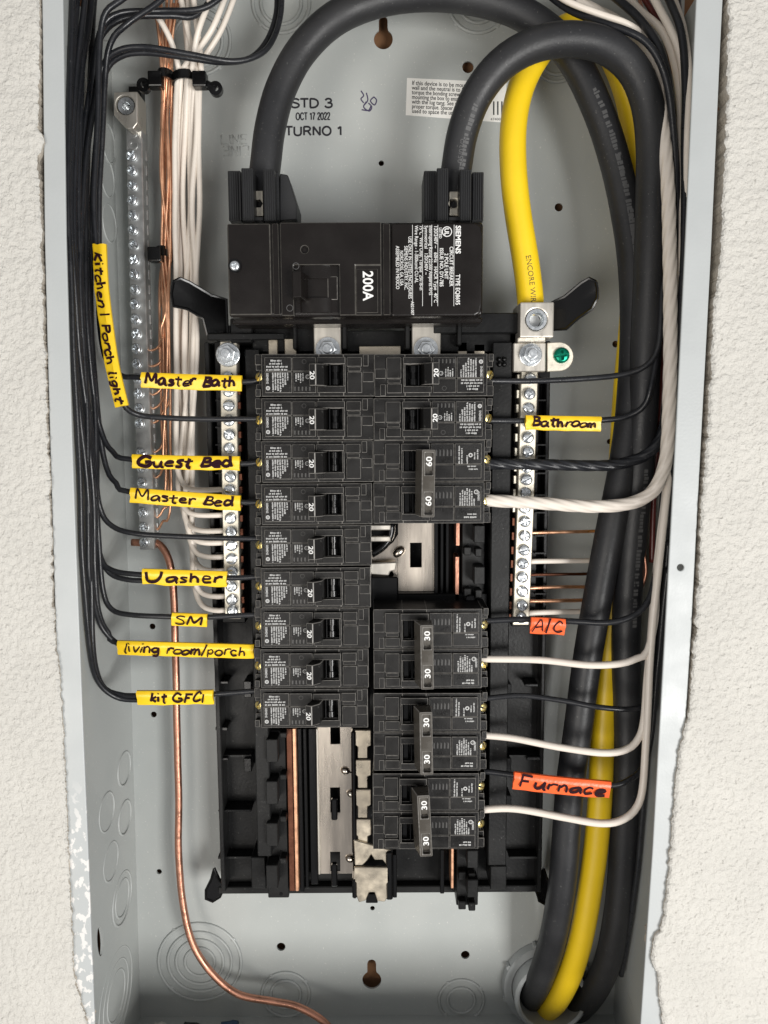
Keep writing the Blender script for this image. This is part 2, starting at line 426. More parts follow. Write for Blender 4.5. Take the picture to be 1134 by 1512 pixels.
zt, zb_ = P(567, -140, 0).z, P(567, 1640, 0).z
wm.box(-.34, .34, -.0032, .014, zt, zt+.12); wm.box(-.34, .34, -.0032, .014, zb_-.12, zb_)
wall = obj('wall', wm.mesh('wall', [PLASTER, CORE], smooth='auto', fix=False))
struct(wall)
for p in wall.data.polygons:
    c = p.center
    if c.y > .0002: p.material_index = 1

# ================================================================== BOX
box = thing('electrical_panel_box', 'open grey steel electrical panel box set into a textured wall', 'panel box', (0, YB, 0))
LO = [(-120, 60), (0, 62), (380, 66), (700, 75), (1060, 86), (1250, 97), (1512, 108), (1640, 112)]
LI = [(-120, 91), (0, 93), (380, 98), (700, 108), (1060, 122), (1250, 130), (1512, 140), (1640, 145)]
RI = [(-120, 1034), (0, 1028), (380, 1011), (680, 996), (950, 981), (1250, 964), (1512, 946), (1640, 938)]
RO = [(-120, 1074), (0, 1067), (380, 1050), (680, 1034), (950, 1020), (1250, 1001), (1512, 982), (1640, 974)]
BL = [(-120, 158), (250, 169), (600, 181), (900, 191), (1200, 199), (1512, 208)]
BR = [(-120, 985), (300, 965), (700, 945), (1100, 925), (1512, 905)]
ys = [-70, 60, 200, 350, 500, 650, 800, 950, 1100, 1250, 1400, 1512, 1600]
def col(tab, Y): return [P(interp(tab, y), y, Y) for y in ys]
zbot = P(500, 1500, YB).z; ztop = P(500, -40, YB).z
for nm, a, b in (('flange', LO, LI), ('flange', RO, RI)):
    A, B = col(a, 0), col(b, 0); m = MB(); n = len(A); s_ = 1 if a is LO else -1
    vs = A+B+[v+Vector((0, .0016, 0)) for v in A]+[v+Vector((0, .0016, 0)) for v in B]
    fs = []
    for i in range(n-1):
        fs += [(i, i+1, n+i+1, n+i), (2*n+i, 3*n+i, 3*n+i+1, 2*n+i+1), (n+i, n+i+1, 3*n+i+1, 3*n+i), (i, 2*n+i, 2*n+i+1, i+1)]
    fs += [(0, n, 3*n, 2*n), (n-1, 3*n-1, 4*n-1, 2*n-1)]
    m.add(vs, fs); o = m.build(nm, FLANGE, box)
    if s_ < 0:
        c = P(1005, 838, 0); k = MB().cyl((c.x, c.z), .0019, -.01, .01, 20); boolean(o, k)
    bv = o.modifiers.new('bevel', 'BEVEL'); bv.width = .0006; bv.segments = 2; bv.limit_method = 'ANGLE'
    # side wall behind the flange, up to the back sheet
    C = col(BL if s_ > 0 else BR, YB); C = [Vector((v.x, v.y, v.z)) for v in C]
    xf = sum(v.x for v in A)/n; xb = sum(v.x for v in C)/n
    m = MB()
    f0 = xf+s_*.0016; b0 = xb
    m.prism([(0, 0)]*0 or [(0, 0), (1, 0), (1, 1)], 0, 0) if False else None
    top, bot = P(567, -70, 0).z, P(567, 1600, 0).z
    t_ = -s_*.0014
    A2 = [Vector((v.x+s_*.0012, .0018, v.z)) for v in A]; C2 = [Vector((v.x, YB+.001, v.z*1.0)) for v in C]
    # extend the back edge of the wall to the same height as the front edge
    C2[0].z = A2[0].z; C2[-1].z = A2[-1].z
    vs = A2+C2+[v+Vector((t_, 0, 0)) for v in A2]+[v+Vector((t_, 0, 0)) for v in C2]
    m.add(vs, fs); sw = m.build('side_wall', GREY, box, smooth=False)
    if s_ > 0:
        LWALL = sw
        def on_left(px, py):
            """point of the left wall seen at a pixel"""
            lo, hi = 0.0, YB
            for _ in range(40):
                mid = (lo+hi)/2; q = P(px, py, mid)
                xw = interp(LO, py); a_ = P(xw, py, 0).x; b_ = P(interp(BL, py), py, YB).x
                if q.x < a_+(b_-a_)*mid/YB: hi = mid
                else: lo = mid
            return P(px, py, (lo+hi)/2)
def wall_x(py, Y, side):
    a, b = (LO, BL) if side < 0 else (RO, BR)
    x0 = P(interp(a, py), py, 0).x; x1 = P(interp(b, py), py, YB).x
    return x0+(x1-x0)*Y/YB
def keep_inside(x, y, d, dia):
    """pull a wire point forward until it clears the side walls of the box"""
    for _ in range(60):
        q = P(x, y, d/1000); m_ = dia/2000+.0018
        if q.x-wall_x(y, d/1000, -1) > m_ and wall_x(y, d/1000, 1)-q.x > m_: break
        if d < 6: break
        d -= 1
    return (x, y, d)
# back sheet with real holes
xl, xr = P(150, -40, YB).x-.012, P(985, -40, YB).x+.012
bk = MB().box(xl, xr, YB, YB+.0015, zbot-.02, ztop+.03).build('back_sheet', GREY, box)
cut = MB()
HOLES = [(691, 99, 8.5), (563, 241, 4), (825, 306, 6), (909, 508, 5), (900, 652, 4), (225, 925, 4.5), (227, 1055, 4.5), (235, 1287, 4), (415, 1398, 6.5), (687, 1410, 6.5), (550, 1341, 3.5), (815, 690, 4)]
for x, y, r in HOLES:
    c = P(x, y, YB); cut.cyl((c.x, c.z), r*S(x, y, YB), YB-.01, YB+.01, 20)
for x, y, s in ((566, 58, -1), (549, 1447, 1)):
    k = S(x, y, YB); c = P(x, y, YB)
    pts = [(c.x+14*k*math.cos(math.radians(a)), c.z+14*k*math.sin(math.radians(a))) for a in range(118, 423, 15)]
    up = 26*k
    pts += [(c.x+6.5*k, c.z+up*.62)]+[(c.x+6.5*k*math.cos(math.radians(a)), c.z+up+6.5*k*math.sin(math.radians(a))) for a in range(0, 181, 30)]+[(c.x-6.5*k, c.z+up*.62)]
    cut.prism(pts, YB-.01, YB+.01)
cc = P(807, 1450, YB); RC = .0282
cut.cyl((cc.x, cc.z), RC, YB-.01, YB+.01, 40)
boolean(bk, cut)
bo = MB().box(xl, xr, .0018, YB+.0012, zbot-.0016, zbot).build('bottom_wall', GREY, box)
tp = MB().box(xl, xr, .0018, YB+.0012, ztop+.026, ztop+.0276).build('top_wall', GREY, box)
q = on_left(146, 1390)
cut = MB()
pts = []
m = MB(); m.tube([q+Vector((-.02, 0, 0)), q+Vector((.02, 0, 0))], .0055, 18)
for v in m.v: v.y = q.y+(v.y-q.y)*.75; v.z = q.z+(v.z-q.z)*1.9+(v.y-q.y)*-.8
boolean(LWALL, m)
st = MB().box(xl-.06, xl-.018, .016, .1, -.46, .36).build('wall_stud', WOOD); struct(st)
st2 = MB().box(-.30, .30, YB+.012, YB+.03, -.5, .38).build('wall_sheathing', WOOD); struct(st2)
m = MB(); m.tube(spline([q+Vector((-.006, .004, .012)), q+Vector((-.005, 0, .002)), q+Vector((-.005, -.003, -.014))]), .0022, 10)
tag(m.build('cable_sheath', mat('tan_sheath', (.72, .46, .2), .5), None, True), 'tan cable sheath showing through the slot in the left box wall', 'cable')
# knockouts: pressed rings standing a little proud of the sheet
def ko(mb, px, py, rads):
    c = P(px, py, YB); k = S(px, py, YB)
    for r in rads:
        rr = r*k
        mb.lathe((c.x, c.z), [(rr-.0015, YB+.0004), (rr-.0005, YB-.0012), (rr+.0005, YB-.0012), (rr+.0015, YB+.0004)], 40)
for px, py, rads in ((295, 1420, (61, 47, 35, 22)), (422, 1468, (35, 22)), (681, 1477, (33, 20)), (292, 60, (48, 36)), (415, 4, (42, 30)), (706, 2, (44, 30)), (822, 85, (34, 24))):
    m = MB(); ko(m, px, py, rads); m.build('knockout', GREY, box, True)
    c = P(px, py, YB); k = S(px, py, YB)
    # break-out tabs bridging the rings
    for a in (.6, 2.2, 3.9, 5.4):
        r = rads[0]*k; x, z = c.x+r*math.cos(a), c.z+r*math.sin(a)
        m = MB(); m.cyl((x, z), .0017, YB-.0006, YB+.0004, 10, .0023); m.build('knockout_tab', GREY, box, True)
def ko_wall(px, py, rads):
    c = on_left(px, py); m = MB()
    slope = (P(interp(BL, py), py, YB).x-P(interp(LO, py), py, 0).x)/YB
    for r in rads:
        pts = []
        for i in range(41):
            a = 2*PI*i/40; y = c.y+r*math.cos(a); pts.append(Vector((c.x+slope*(y-c.y)+.0002, y, c.z+r*math.sin(a))))
        m.tube(pts, .0008, 6, cap=False)
    m.build('knockout', GREY, box, True)
for px, py, rads in ((183, 1135, (.0115,)), (157, 1199, (.0125,)), (184, 1207, (.0115,)), (163, 1272, (.0125,)), (180, 1326, (.0175, .0125)), (171, 1470, (.030, .0225, .016)), (160, 212, (.012,)), (161, 330, (.012,)), (158, 262, (.012,))):
    ko_wall(px, py, rads)
# stamped and printed marks on the back sheet
def flat_text(parent, name, s, x, y, hpx, m, Y, wpx=None, bold=0, align='LEFT', lift=.0002):
    k = S(x, y, Y); o = P(x, y, Y); o.y -= lift
    mb = MB(); put_text(mb, s, hpx*k*1.42, o, fit=wpx*k if wpx else None, bold=bold, align=align); return mb.build(name, m, parent)
BS = {'S': (.72, [[(.62, .82), (.45, .97), (.2, .95), (.08, .76), (.2, .58), (.45, .48), (.62, .3), (.52, .07), (.3, 0), (.1, .06), (.02, .2)]]), 'T': (.7, [[(.0, .97), (.64, .97)], [(.32, .97), (.32, 0)]]),
 'D': (.8, [[(.08, 0), (.08, .97)], [(.06, .97), (.4, .95), (.65, .72), (.66, .3), (.42, .02), (.06, 0)]]), '3': (.66, [[(.05, .8), (.2, .97), (.42, .95), (.52, .75), (.4, .55), (.22, .52)], [(.3, .53), (.54, .42), (.55, .15), (.38, 0), (.15, .02), (.02, .18)]]),
 'U': (.8, [[(.08, .97), (.08, .25), (.2, .02), (.45, 0), (.62, .2), (.64, .97)]]), 'R': (.78, [[(.08, 0), (.08, .97)], [(.06, .96), (.45, .95), (.6, .74), (.45, .5), (.08, .48)], [(.38, .48), (.64, 0)]]),
 'N': (.8, [[(.08, 0), (.08, .97)], [(.08, .97), (.62, 0)], [(.62, 0), (.62, .97)]]), 'O': (.86, [circ(.38, .48, 1, 0, 360, 16)]), '1': (.5, [[(.05, .72), (.28, .95)], [(.28, .97), (.28, 0)]]),
 'C': (.78, [[(.66, .74), (.48, .96), (.2, .9), (.05, .5), (.18, .08), (.46, 0), (.66, .22)]]), '7': (.6, [[(.02, .96), (.5, .96)], [(.5, .96), (.3, .5), (.22, 0)]]), '2': (.64, [[(.05, .72), (.15, .95), (.42, .95), (.5, .7), (.3, .38), (.04, .02)], [(.03, .02), (.55, .02)]]), '0': (.64, [circ(.27, .48, 1, 0, 360, 16)]), ' ': (.4, [])}
for ch, rx in (('O', .34), ('0', .25)):
    w0, st0 = BS[ch]; cx0 = .38 if ch == 'O' else .27; BS[ch] = (w0, [[(cx0+(a-cx0)*rx, .48+(b-.48)*.48) for a, b in st0[0]]])
for s, x, y, hp, wp, wt in (('STD 3', 430, 159, 12.5, 62, 1.6), ('OCT 17 2022', 437, 177, 10, 51, 1.05), ('TURNO 1', 421, 200, 12.5, 86, 1.6)):
    k = S(x, y, YB); o = P(x, y, YB); o.y -= .00006; mb = MB(); tot = sum(BS[c][0] for c in s); u = 0; kx = wp*k/tot
    for ch in s:
        for st_ in BS[ch][1]:
            q_ = [Vector((a, b, 0)) for a, b in st_]; q_ = spline(q_, .12) if len(q_) > 2 else q_
            mb.tube([o+Vector(((u+a.x)*kx, 0, a.y*hp*k)) for a in q_], wt*k, 6, squash=(Vector((0, 1, 0)), .15))
        u += BS[ch][0]
    mb.build('stamped_text', INKB, box)
for s, sz, mirror in (('LINE', 0, 1), ('LINE', 1, -1)):
    mb = MB(); o = P(327 if mirror > 0 else 367, 213 if mirror > 0 else 214.5, YB); k = S(347, 210, YB)
    t = MB()
    # embossed outline letters, built from thin rods
    GLB = {'L': [[(0, 1), (0, 0), (.55, 0)]], 'I': [[(.1, 0), (.1, 1)]], 'N': [[(0, 0), (0, 1), (.6, 0), (.6, 1)]], 'E': [[(.55, 1), (0, 1), (0, 0), (.55, 0)], [(0, .5), (.45, .5)]]}
    u = 0
    for ch, wd in zip('LINE', (.75, .35, .85, .7)):
        for st_ in GLB[ch]:
            pts = [o+Vector((mirror*(u+a)*15*k, -.0001, mirror*b*13*k-(0 if mirror > 0 else 1.5*k))) for a, b in st_]
            for a_, b_ in zip(pts, pts[1:]): t.tube([a_, b_], .00038, 6)
        u += wd
    t.build('embossed_text', GREY, box, True)
mb = MB(); rnd = random.Random(3)
for pts in ([(533, 134), (537, 141), (533, 146), (537, 152)], [(541, 137), (543, 148), (537, 156)], [(552, 143), (547, 149), (553, 155), (556, 148), (552, 143)], [(541, 150), (537, 158), (545, 164), (549, 158), (544, 152)], [(548, 156), (544, 163), (534, 162)]):
    mb.tube(spline([P(a, b, YB-.0001) for a, b in pts], .0006), .00045, 6, squash=(Vector((0, 1, 0)), .2))
mb.build('marker_scribble', mat('violet_ink', (.05, .04, .09), .6), box)
stick = MB(); a = [P(601, 115, YB-.0002), P(599, 170, YB-.0002), P(745, 181, YB-.0002), P(748, 122, YB-.0002)]
stick.add(a+[v+Vector((0, .00015, 0)) for v in a], [(0, 1, 2, 3), (4, 7, 6, 5)]+[(i, 4+i, 4+(i+1) % 4, (i+1) % 4) for i in range(4)])
stk = stick.build('warning_sticker', PAPER, box)
mb = MB(); k = S(650, 150, YB)
for i, s in enumerate(('If this device is to be mounted on a', 'wall and the neutral is to be bonded', 'torque the bonding screw prior to', 'mounting the box to ensure proper', 'with the lug tang. See wiring dia', 'proper torque. Spacer kit SMK', 'used to space the unit away')):
    o = P(608, 125.5+i*6.9, YB); o.y -= .0003
    put_text(mb, s, 5.6*k*1.5, o, rt=(.998, 0, -.05), up=(.05, 0, .998), fit=(106, 104, 94, 96, 92, 84, 82)[i]*k, bold=.012)
put_text(mb, '4740081', 5*k, P(724, 178, YB)+Vector((0, -.0003, 0)), fit=20*k)
for i in range(3): mb.add([P(x, y, YB)+Vector((0, -.0003, 0)) for x, y in ((728+i*6, 150), (730+i*6, 150), (730+i*6, 170), (728+i*6, 170))], [(0, 3, 2, 1)])
attach(mb.build('sticker_text', INKB), stk)

# ================================================================== CONDUIT FITTING
cf = thing('conduit_fitting', 'grey conduit fitting with locknut where the heavy cables enter', 'conduit fitting', (cc.x, YB, cc.z))
m = MB(); m.lathe((cc.x, cc.z), [(RC-.0015, YB+.02), (RC-.0015, YB-.017), (RC-.0035, YB-.0185), (RC-.005, YB-.017), (RC-.005, YB+.02)], 48); m.build('bushing', PVC, cf, 'auto')
m = MB(); m.lathe((cc.x, cc.z), [(RC-.001, YB-.0005), (RC-.001, YB-.006), (RC+.0045, YB-.006), (RC+.0055, YB-.0005)], 48)
for i in range(8):
    a = i*PI/4+.3; p = Vector((cc.x+(RC+.0046)*math.cos(a), 0, cc.z+(RC+.0046)*math.sin(a)))
    m.cyl((p.x, p.z), .0020, YB-.0055, YB-.0004, 8)
m.build('locknut', PVC, cf, 'auto')

# ================================================================== INTERIOR TRAY
tray = thing('breaker_mounting_tray', 'black plastic tray carrying the bus bars and breakers', 'mounting tray', P(560, 900, .1))
YT = .088
m = MB()
m.pbox(316, 505, 806, 1318, YT, YT+.006)                     # floor
m.pbox(314, 505, 321, 1318, YT-.016, YT-.0005); m.pbox(800, 560, 806, 1318, YT-.012, YT-.0005)
m.pbox(322, 1309, 799, 1319, YT-.007, YT-.0005)
m.build('tray_floor', TRAYP, tray, bevel=.0006)
m = MB()                                                     # the long ledges either side
for x0, x1, y0, y1, d in ((371, 392, 515, 1265, .030), (371, 392, 1266, 1312, .022), (724, 752, 505, 1278, .032), (724, 748, 1279, 1314, .022)):
    m.pbox(x0, y0, x1, y1, YT-d, YT-.0004)
m.pbox(340, 470, 372, 506, YT-.030, YT); m.pbox(372, 476, 470, 520, YT-.024, YT); m.pbox(500, 488, 612, 520, YT-.020, YT)
m.pbox(650, 480, 765, 520, YT-.026, YT); m.pbox(752, 466, 768, 540, YT-.026, YT); m.pbox(320, 480, 341, 505, YT-.022, YT)
m.pbox(306, 492, 420, 502, YT-.034, YT-.031); m.pbox(640, 462, 768, 492, YT-.034, YT-.0265)
m.pbox(505, 480, 512, 516, YT-.036, YT-.0205); m.pbox(598, 480, 605, 516, YT-.036, YT-.0205); m.pbox(432, 470, 438, 516, YT-.034, YT-.0245); m.pbox(675, 470, 682, 510, YT-.036, YT-.027)
m.build('support_ledge', TRAYP, tray, bevel=.0006)
for y0 in (1265, 1115):
    for x0, x1 in ((322, 371), (752, 800)):
        MB().pbox(x0, y0, x1, y0+3, YT-.010, YT-.0003).build('rib', TRAYP, tray)
for x0, y0, x1, y1 in ((318, 1074, 336, 1079), (322, 1119, 337, 1123), (360, 1120, 371, 1140), (322, 1006, 337, 1010), (360, 1006, 371, 1030), (322, 1119, 329, 1146),
                       (745, 1010, 755, 1030), (775, 1010, 795, 1014), (745, 1120, 755, 1145), (778, 1118, 798, 1123), (745, 1175, 755, 1200), (322, 1196, 371, 1199)):
    MB().pbox(x0, y0, x1, y1, YT-.013, YT-.0003).build('clip', BLK, tray, bevel=.0004)
# ears
def ear(pts_a, pts_b, Ya, Yb_):
    m = MB(); n = len(pts_a); xs = [p[0] for p in pts_a]; tip = xs[0] if pts_a[0][1] < 600 else None
    a = [P(x, y, .051+abs(x-tip)*.00019 if tip else Y) for (x, y), Y in zip(pts_a, Ya)]
    m.add(a+[v+Vector((0, .003, 0)) for v in a], [(i, n+i, n+(i+1) % n, (i+1) % n) for i in range(n)])
    g = sum(a, Vector((0, 0, 0)))/n
    m.add(a+[g]+[v+Vector((0, .003, 0)) for v in a+[g]], [(n, i, (i+1) % n) for i in range(n)]+[(2*n+1, n+1+(i+1) % n, n+1+i) for i in range(n)])
    pts = a+[a[0]]
    m.tube(pts, .0010, 6)
    e = m.build('ear', BLK, tray, 'auto'); return e
ear([(256, 416), (266, 411), (280, 417), (312, 436), (334, 442), (336, 492), (306, 494), (300, 470), (276, 456), (256, 452), (253, 434)], None, [.052, .051, .052, .058, .062, .066, .066, .062, .056, .053, .052], None)
ear([(880, 416), (870, 411), (858, 418), (834, 438), (816, 446), (812, 488), (836, 486), (854, 470), (874, 456), (882, 440), (882, 426)], None, [.052, .051, .052, .058, .062, .066, .066, .062, .056, .053, .052], None)
ear([(316, 1283), (324, 1300), (332, 1308), (325, 1324), (314, 1331), (304, 1327), (304, 1314), (312, 1298)], None, [YT-.006]*8, None)
ear([(803, 1283), (797, 1300), (790, 1310), (796, 1330), (806, 1336), (815, 1328), (814, 1312), (808, 1298)], None, [YT-.006]*8, None)
for x, y in ((346, 528), (740, 535)):
    m = MB(); c = P(x, y, YT-.03); k = .0004
    for a in range(4): m.cyl((c.x+5.5*k*math.cos(a*PI/2+.8), c.z+5.5*k*math.sin(a*PI/2+.8)), 3.8*k, YT-.0335, YT-.0300, 10)
    if x > 700: m.build('star_hole_boss', BLK, tray, True)
# outlined latch frames on the tray floor between the rails
for y0 in (590, 630, 672, 730, 790, 850):
    for x0, x1 in ((318, 330), (790, 806)):
        m = MB(); m.pbox(x0, y0, x1, y0+2.2, YT-.0185, YT-.0005); m.pbox(x0, y0+26, x1, y0+28, YT-.0185, YT-.0005); m.build('latch', TRAYP, tray)
# stab combs
def comb(x0, y0, x1, y1, flip):
    m = MB(); n = max(1, round((y1-y0)/58)); st_ = (y1-y0)/n
    m.pbox(x0, y0, x1, y1, .066, .082)
    for i in range(n):
        ya = y0+i*st_
        if flip: m.pbox(x1-16, ya+6, x1, ya+32, .054, .0655); m.pbox(x0+3, ya+38, x0+14, ya+50, .060, .0655); m.pbox(x1-14, ya+40, x1-4, ya+52, .058, .0655)
        else: m.pbox(x0, ya+14, x0+17, ya+48, .054, .0655); m.pbox(x0+20, ya+4, x0+30, ya+12, .058, .0655)
    m.build('stab_comb', TRAYP, tray, bevel=.0005)
    for i in range(n):
        ya = y0+i*st_; c = P(x0+(22 if not flip else 10), ya+(56 if not flip else 35), .0659); MB().cyl((c.x, c.z), .0011, .0655, .0662, 10).build('comb_rivet', BLK, tray)
comb(393, 1078, 424, 1326, False); comb(682, 770, 716, 892, True); comb(674, 1250, 706, 1337, True)
for x0, y0, x1, y1, nm, mt_, Y in ((434, 1076, 439, 1316, 'bus_bar', COP, .062), (425, 1076, 433.5, 1316, 'bus_backing', COPD, .064), (666, 1250, 670, 1312, 'bus_bar', COP, .062), (673, 772, 679, 806, 'bus_bar', COPB, .064), (672, 822, 678, 886, 'bus_bar', COPB, .064)):
    MB().pbox(x0, y0, x1, y1, Y, .08).build(nm, mt_, tray, bevel=.0003)
for x0, x1, y0, y1, Y in ((441, 447, 1076, 1318, .066), (449, 454, 1076, 1312, .070), (457, 468, 1076, 1306, .074), (641, 647, 772, 900, .066), (650, 655, 772, 900, .070), (658, 663, 772, 900, .068), (650, 656, 1255, 1320, .07), (580, 586, 1262, 1326, .066)):
    MB().pbox(x0, y0, x1, y1, Y, YT-.0006).build('bus_insulator', BLK, tray, bevel=.0004)
# centre bus plates
pl = MB().pbox(470, 1074, 520, 1290, .071, .0725).build('bus_plate', PLATE, tray)
c2 = MB()
for y0, y1 in ((1079, 1109), (1174, 1212), (1271, 1300)): c2.pbox(486, y0, 501, y1, .06, .09)
boolean(pl, c2)
MB().pbox(468, 1076, 471.5, 1292, .0695, .0735).build('plate_edge', TIN, tray, bevel=.0005)
for y0, y1 in ((1180, 1212), (1277, 1310)): MB().pbox(489, y0, 498, y1, .066, .0705).build('plate_hook', BLK, tray, bevel=.0008)
for x, y in ((519, 1172), (517, 1268), (510, 1138)):
    c = P(x, y, .0705); m = MB(); m.tube(spline([c+Vector((-.003, 0, .0015)), c, c+Vector((.004, .0005, -.0015))], .001), [.0006, .0018, .0024, .0026, .0024, .0018, .0006, .0005, .0004, .0003][:len(spline([c+Vector((-.003, 0, .0015)), c, c+Vector((.004, .0005, -.0015))], .001))], 10); m.build('dimple', PLATE, tray, True)
pl = MB().pbox(588, 770, 641, 873, .069, .0705).build('bus_plate', PLATE, tray)
boolean(pl, MB().pbox(607, 808, 625, 846, .05, .09))
MB().pbox(594, 875, 640, 900, .0715, .073).build('bus_plate', PLATE, tray)
m = MB(); m.pprism([(548, 820), (565, 812), (580, 800), (592, 780), (592, 840), (586, 860), (578, 842), (566, 850), (548, 848)], .0705, .0718); m.build('bus_finger', PLATE, tray, bevel=.0004)
for y in (775, 792): MB().pbox(547, y, 577, y+8, .060, .064).build('bus_stab', TIN, tray, bevel=.0006)
m = MB(); m.pprism([(547, 832), (586, 830), (584, 842), (576, 844), (574, 850), (547, 848)], .062, .0645); m.build('bus_stab', TIN, tray, bevel=.0006)
c = P(589, 815, .068); m = MB(); m.tube([c+Vector((t_*.0034, 0, t_*.0028)) for t_ in (-1, -.85, -.5, 0, .5, .85, 1)], [.0006, .0019, .0027, .003, .0027, .0019, .0006], 14); m.build('dimple', PLATE, tray, True)
m = MB(); m.pbox(548, 852, 588, 900, .062, .08); m.pbox(586, 876, 720, 900, .064, .0705); m.build('bus_insulator', BLK, tray, bevel=.0008)
c = P(695, 886, .060); m = MB(); m.cyl((c.x, c.z), .0035, .0585, .064, 20, .0042); m.build('rivet', BLK, tray, True)
m = MB(); m.tube(spline([P(578, 772, .064), P(576, 790, .064), P(566, 806, .064), P(548, 818, .064)], .002), .0028, 10); m.build('bus_insulator', BLK, tray, True)
# tan stab rail at the foot
NICK = mat('nickel_stab_rail', (.60, .53, .42), .34, .9, .06, 700, .12, 150, rvar=.1)
def rail_seg(y0, y1, x0, x1):
    m = MB(); m.pprism([(x0, y0), (x1, y0), (x1, y0+(y1-y0)*.55), (x1-5, y0+(y1-y0)*.6), (x1-5, y1), (x0+5, y1), (x0+5, y0+(y1-y0)*.6), (x0, y0+(y1-y0)*.5)], .0655, .068)
    m.build('stab_rail', NICK, tray, bevel=.0005)
for y0 in (1078, 1122, 1166, 1210): rail_seg(y0, y0+42, 523, 548)
m = MB(); m.pprism([(522, 1240), (578, 1256), (576, 1276), (572, 1279), (565, 1270), (553, 1270), (548, 1262), (543, 1270), (535, 1278), (524, 1278)], .0635, .066); m.build('stab_rail', NICK, tray, bevel=.0005)
m = MB(); m.pprism([(523, 1281), (573, 1281), (576, 1300), (571, 1306), (572, 1326), (568, 1332), (557, 1331), (553, 1318), (545, 1318), (540, 1330), (530, 1333), (526, 1322), (526, 1304), (521, 1300)], .062, .0645); m.build('stab_rail', NICK, tray, bevel=.0005)
m = MB(); m.pbox(519, 1080, 526, 1262, .064, .080); m.pbox(520, 1296, 527, 1328, .062, .08); m.pbox(570, 1258, 580, 1330, .062, .08); m.build('rail_insulator', BLK, tray, bevel=.001)
m = MB(); m.pprism([(542, 1321), (556, 1321), (558, 1334), (540, 1334)], .063, .07); m.build('rail_insulator', BLK, tray, bevel=.0005)
# straps from the main breaker down to the bus
for x0, x1 in ((463, 504), (608, 651)):
    b = thing('bus_strap', 'flat tin plated strap bolted below the main breaker, by the %s breaker column' % ('left' if x0 < 500 else 'right'), 'bus strap', P(x0+20, 500, .058))
    MB().pbox(x0, 455, x1, 524, .0545, .057).build('strap', TIN, b, bevel=.0005)
    c = P(x0+21, 516, .053); m = MB(); m.lathe((c.x, c.z), [(.0028, .0545), (.0028, .0532), (.0074, .0532), (.0074, .0545)], 28); m.build('washer', ZINC, b, 'auto')
    m = MB(); m.cyl((c.x, c.z), .0053, .0485, .0531, 6, .0055); m.cyl((c.x, c.z), .003, .0465, .0486, 18); m.build('nut', ZINC, b, bevel=.0005, seg=2)
for x0, x1, y0 in ((396, 410, 500), (420, 438, 500), (530, 592, 511), (676, 690, 505), (700, 716, 508)): MB().pbox(x0, y0, x1, 524, .062, .066).build('bus_tab', NICK, tray, bevel=.0004)

# ================================================================== MAIN BREAKER
mbk = thing('main_breaker', 'large black 200 amp main circuit breaker with two top lugs', 'circuit breaker', P(524, 397, .06))
YM = .020
def seg(name, x0, y0, x1, y1, Y, Yb, bev=.0012, m_=None):
    return MB().pbox(x0, y0, x1, y1, Y, Yb).build(name, m_ or MAINP, mbk, bevel=bev, seg=2)
def worn_box(name, x0, y0, x1, y1, Y, Yb, bev=.0003):
    o = MB().pbox(x0, y0, x1, y1, Y, Yb).build(name, MAINP, mbk, bevel=bev, worn=True); o.data.materials[1] = WORNM; return o
m = MB(); a = R(335, 327, 714, 467, YM)
m.box(a[0], a[1], YM+.0016, YM+.040, a[2], a[3]); m.build('case', MAINP, mbk, bevel=.0022, seg=3)
worn_box('face_panel', 337, 330, 400, 465, YM+.0002, YM+.006, .0006)
worn_box('face_panel', 403, 330, 412, 465, YM+.0008, YM+.006)
worn_box('face_panel', 566, 330, 576, 465, YM+.0006, YM+.006)
a = R(578, 329, 712, 467, YM-.0004); bb = MB(); bb.prism([(a[0], a[2]), (a[1]-.004, a[2]), (a[1]-.001, a[2]+.0015), (a[1], a[2]+.006), (a[1], a[3]-.006), (a[1]-.001, a[3]-.0015), (a[1]-.004, a[3]), (a[0], a[3])], YM-.0004, YM+.006)
o_ = bb.build('face_panel', MAINP, mbk, bevel=.0012, seg=3)
# centre panel with the toggle well cut through
a = R(415, 329, 563, 466, YM)
cp = MB().box(a[0], a[1], YM-.0010, YM+.0155, a[2], a[3]).build('face_panel', MAINP, mbk)
ct = MB(); ct.pbox(431, 386, 500, 464, YM-.01, YM+.008); ct.pbox(524, 386, 565, 472, YM-.01, YM-.0002); c = P(450, 369, YM); ct.cyl((c.x, c.z), .0021, YM-.01, YM+.008, 18)
boolean(cp, ct)
cp.data.materials.append(WORNM)
bv = cp.modifiers.new('bevel', 'BEVEL'); bv.width = .0005; bv.segments = 1; bv.limit_method = 'ANGLE'; bv.material = 1
worn_box('rating_plate', 526, 397, 558, 462, YM-.0008, YM+.004, .0003)
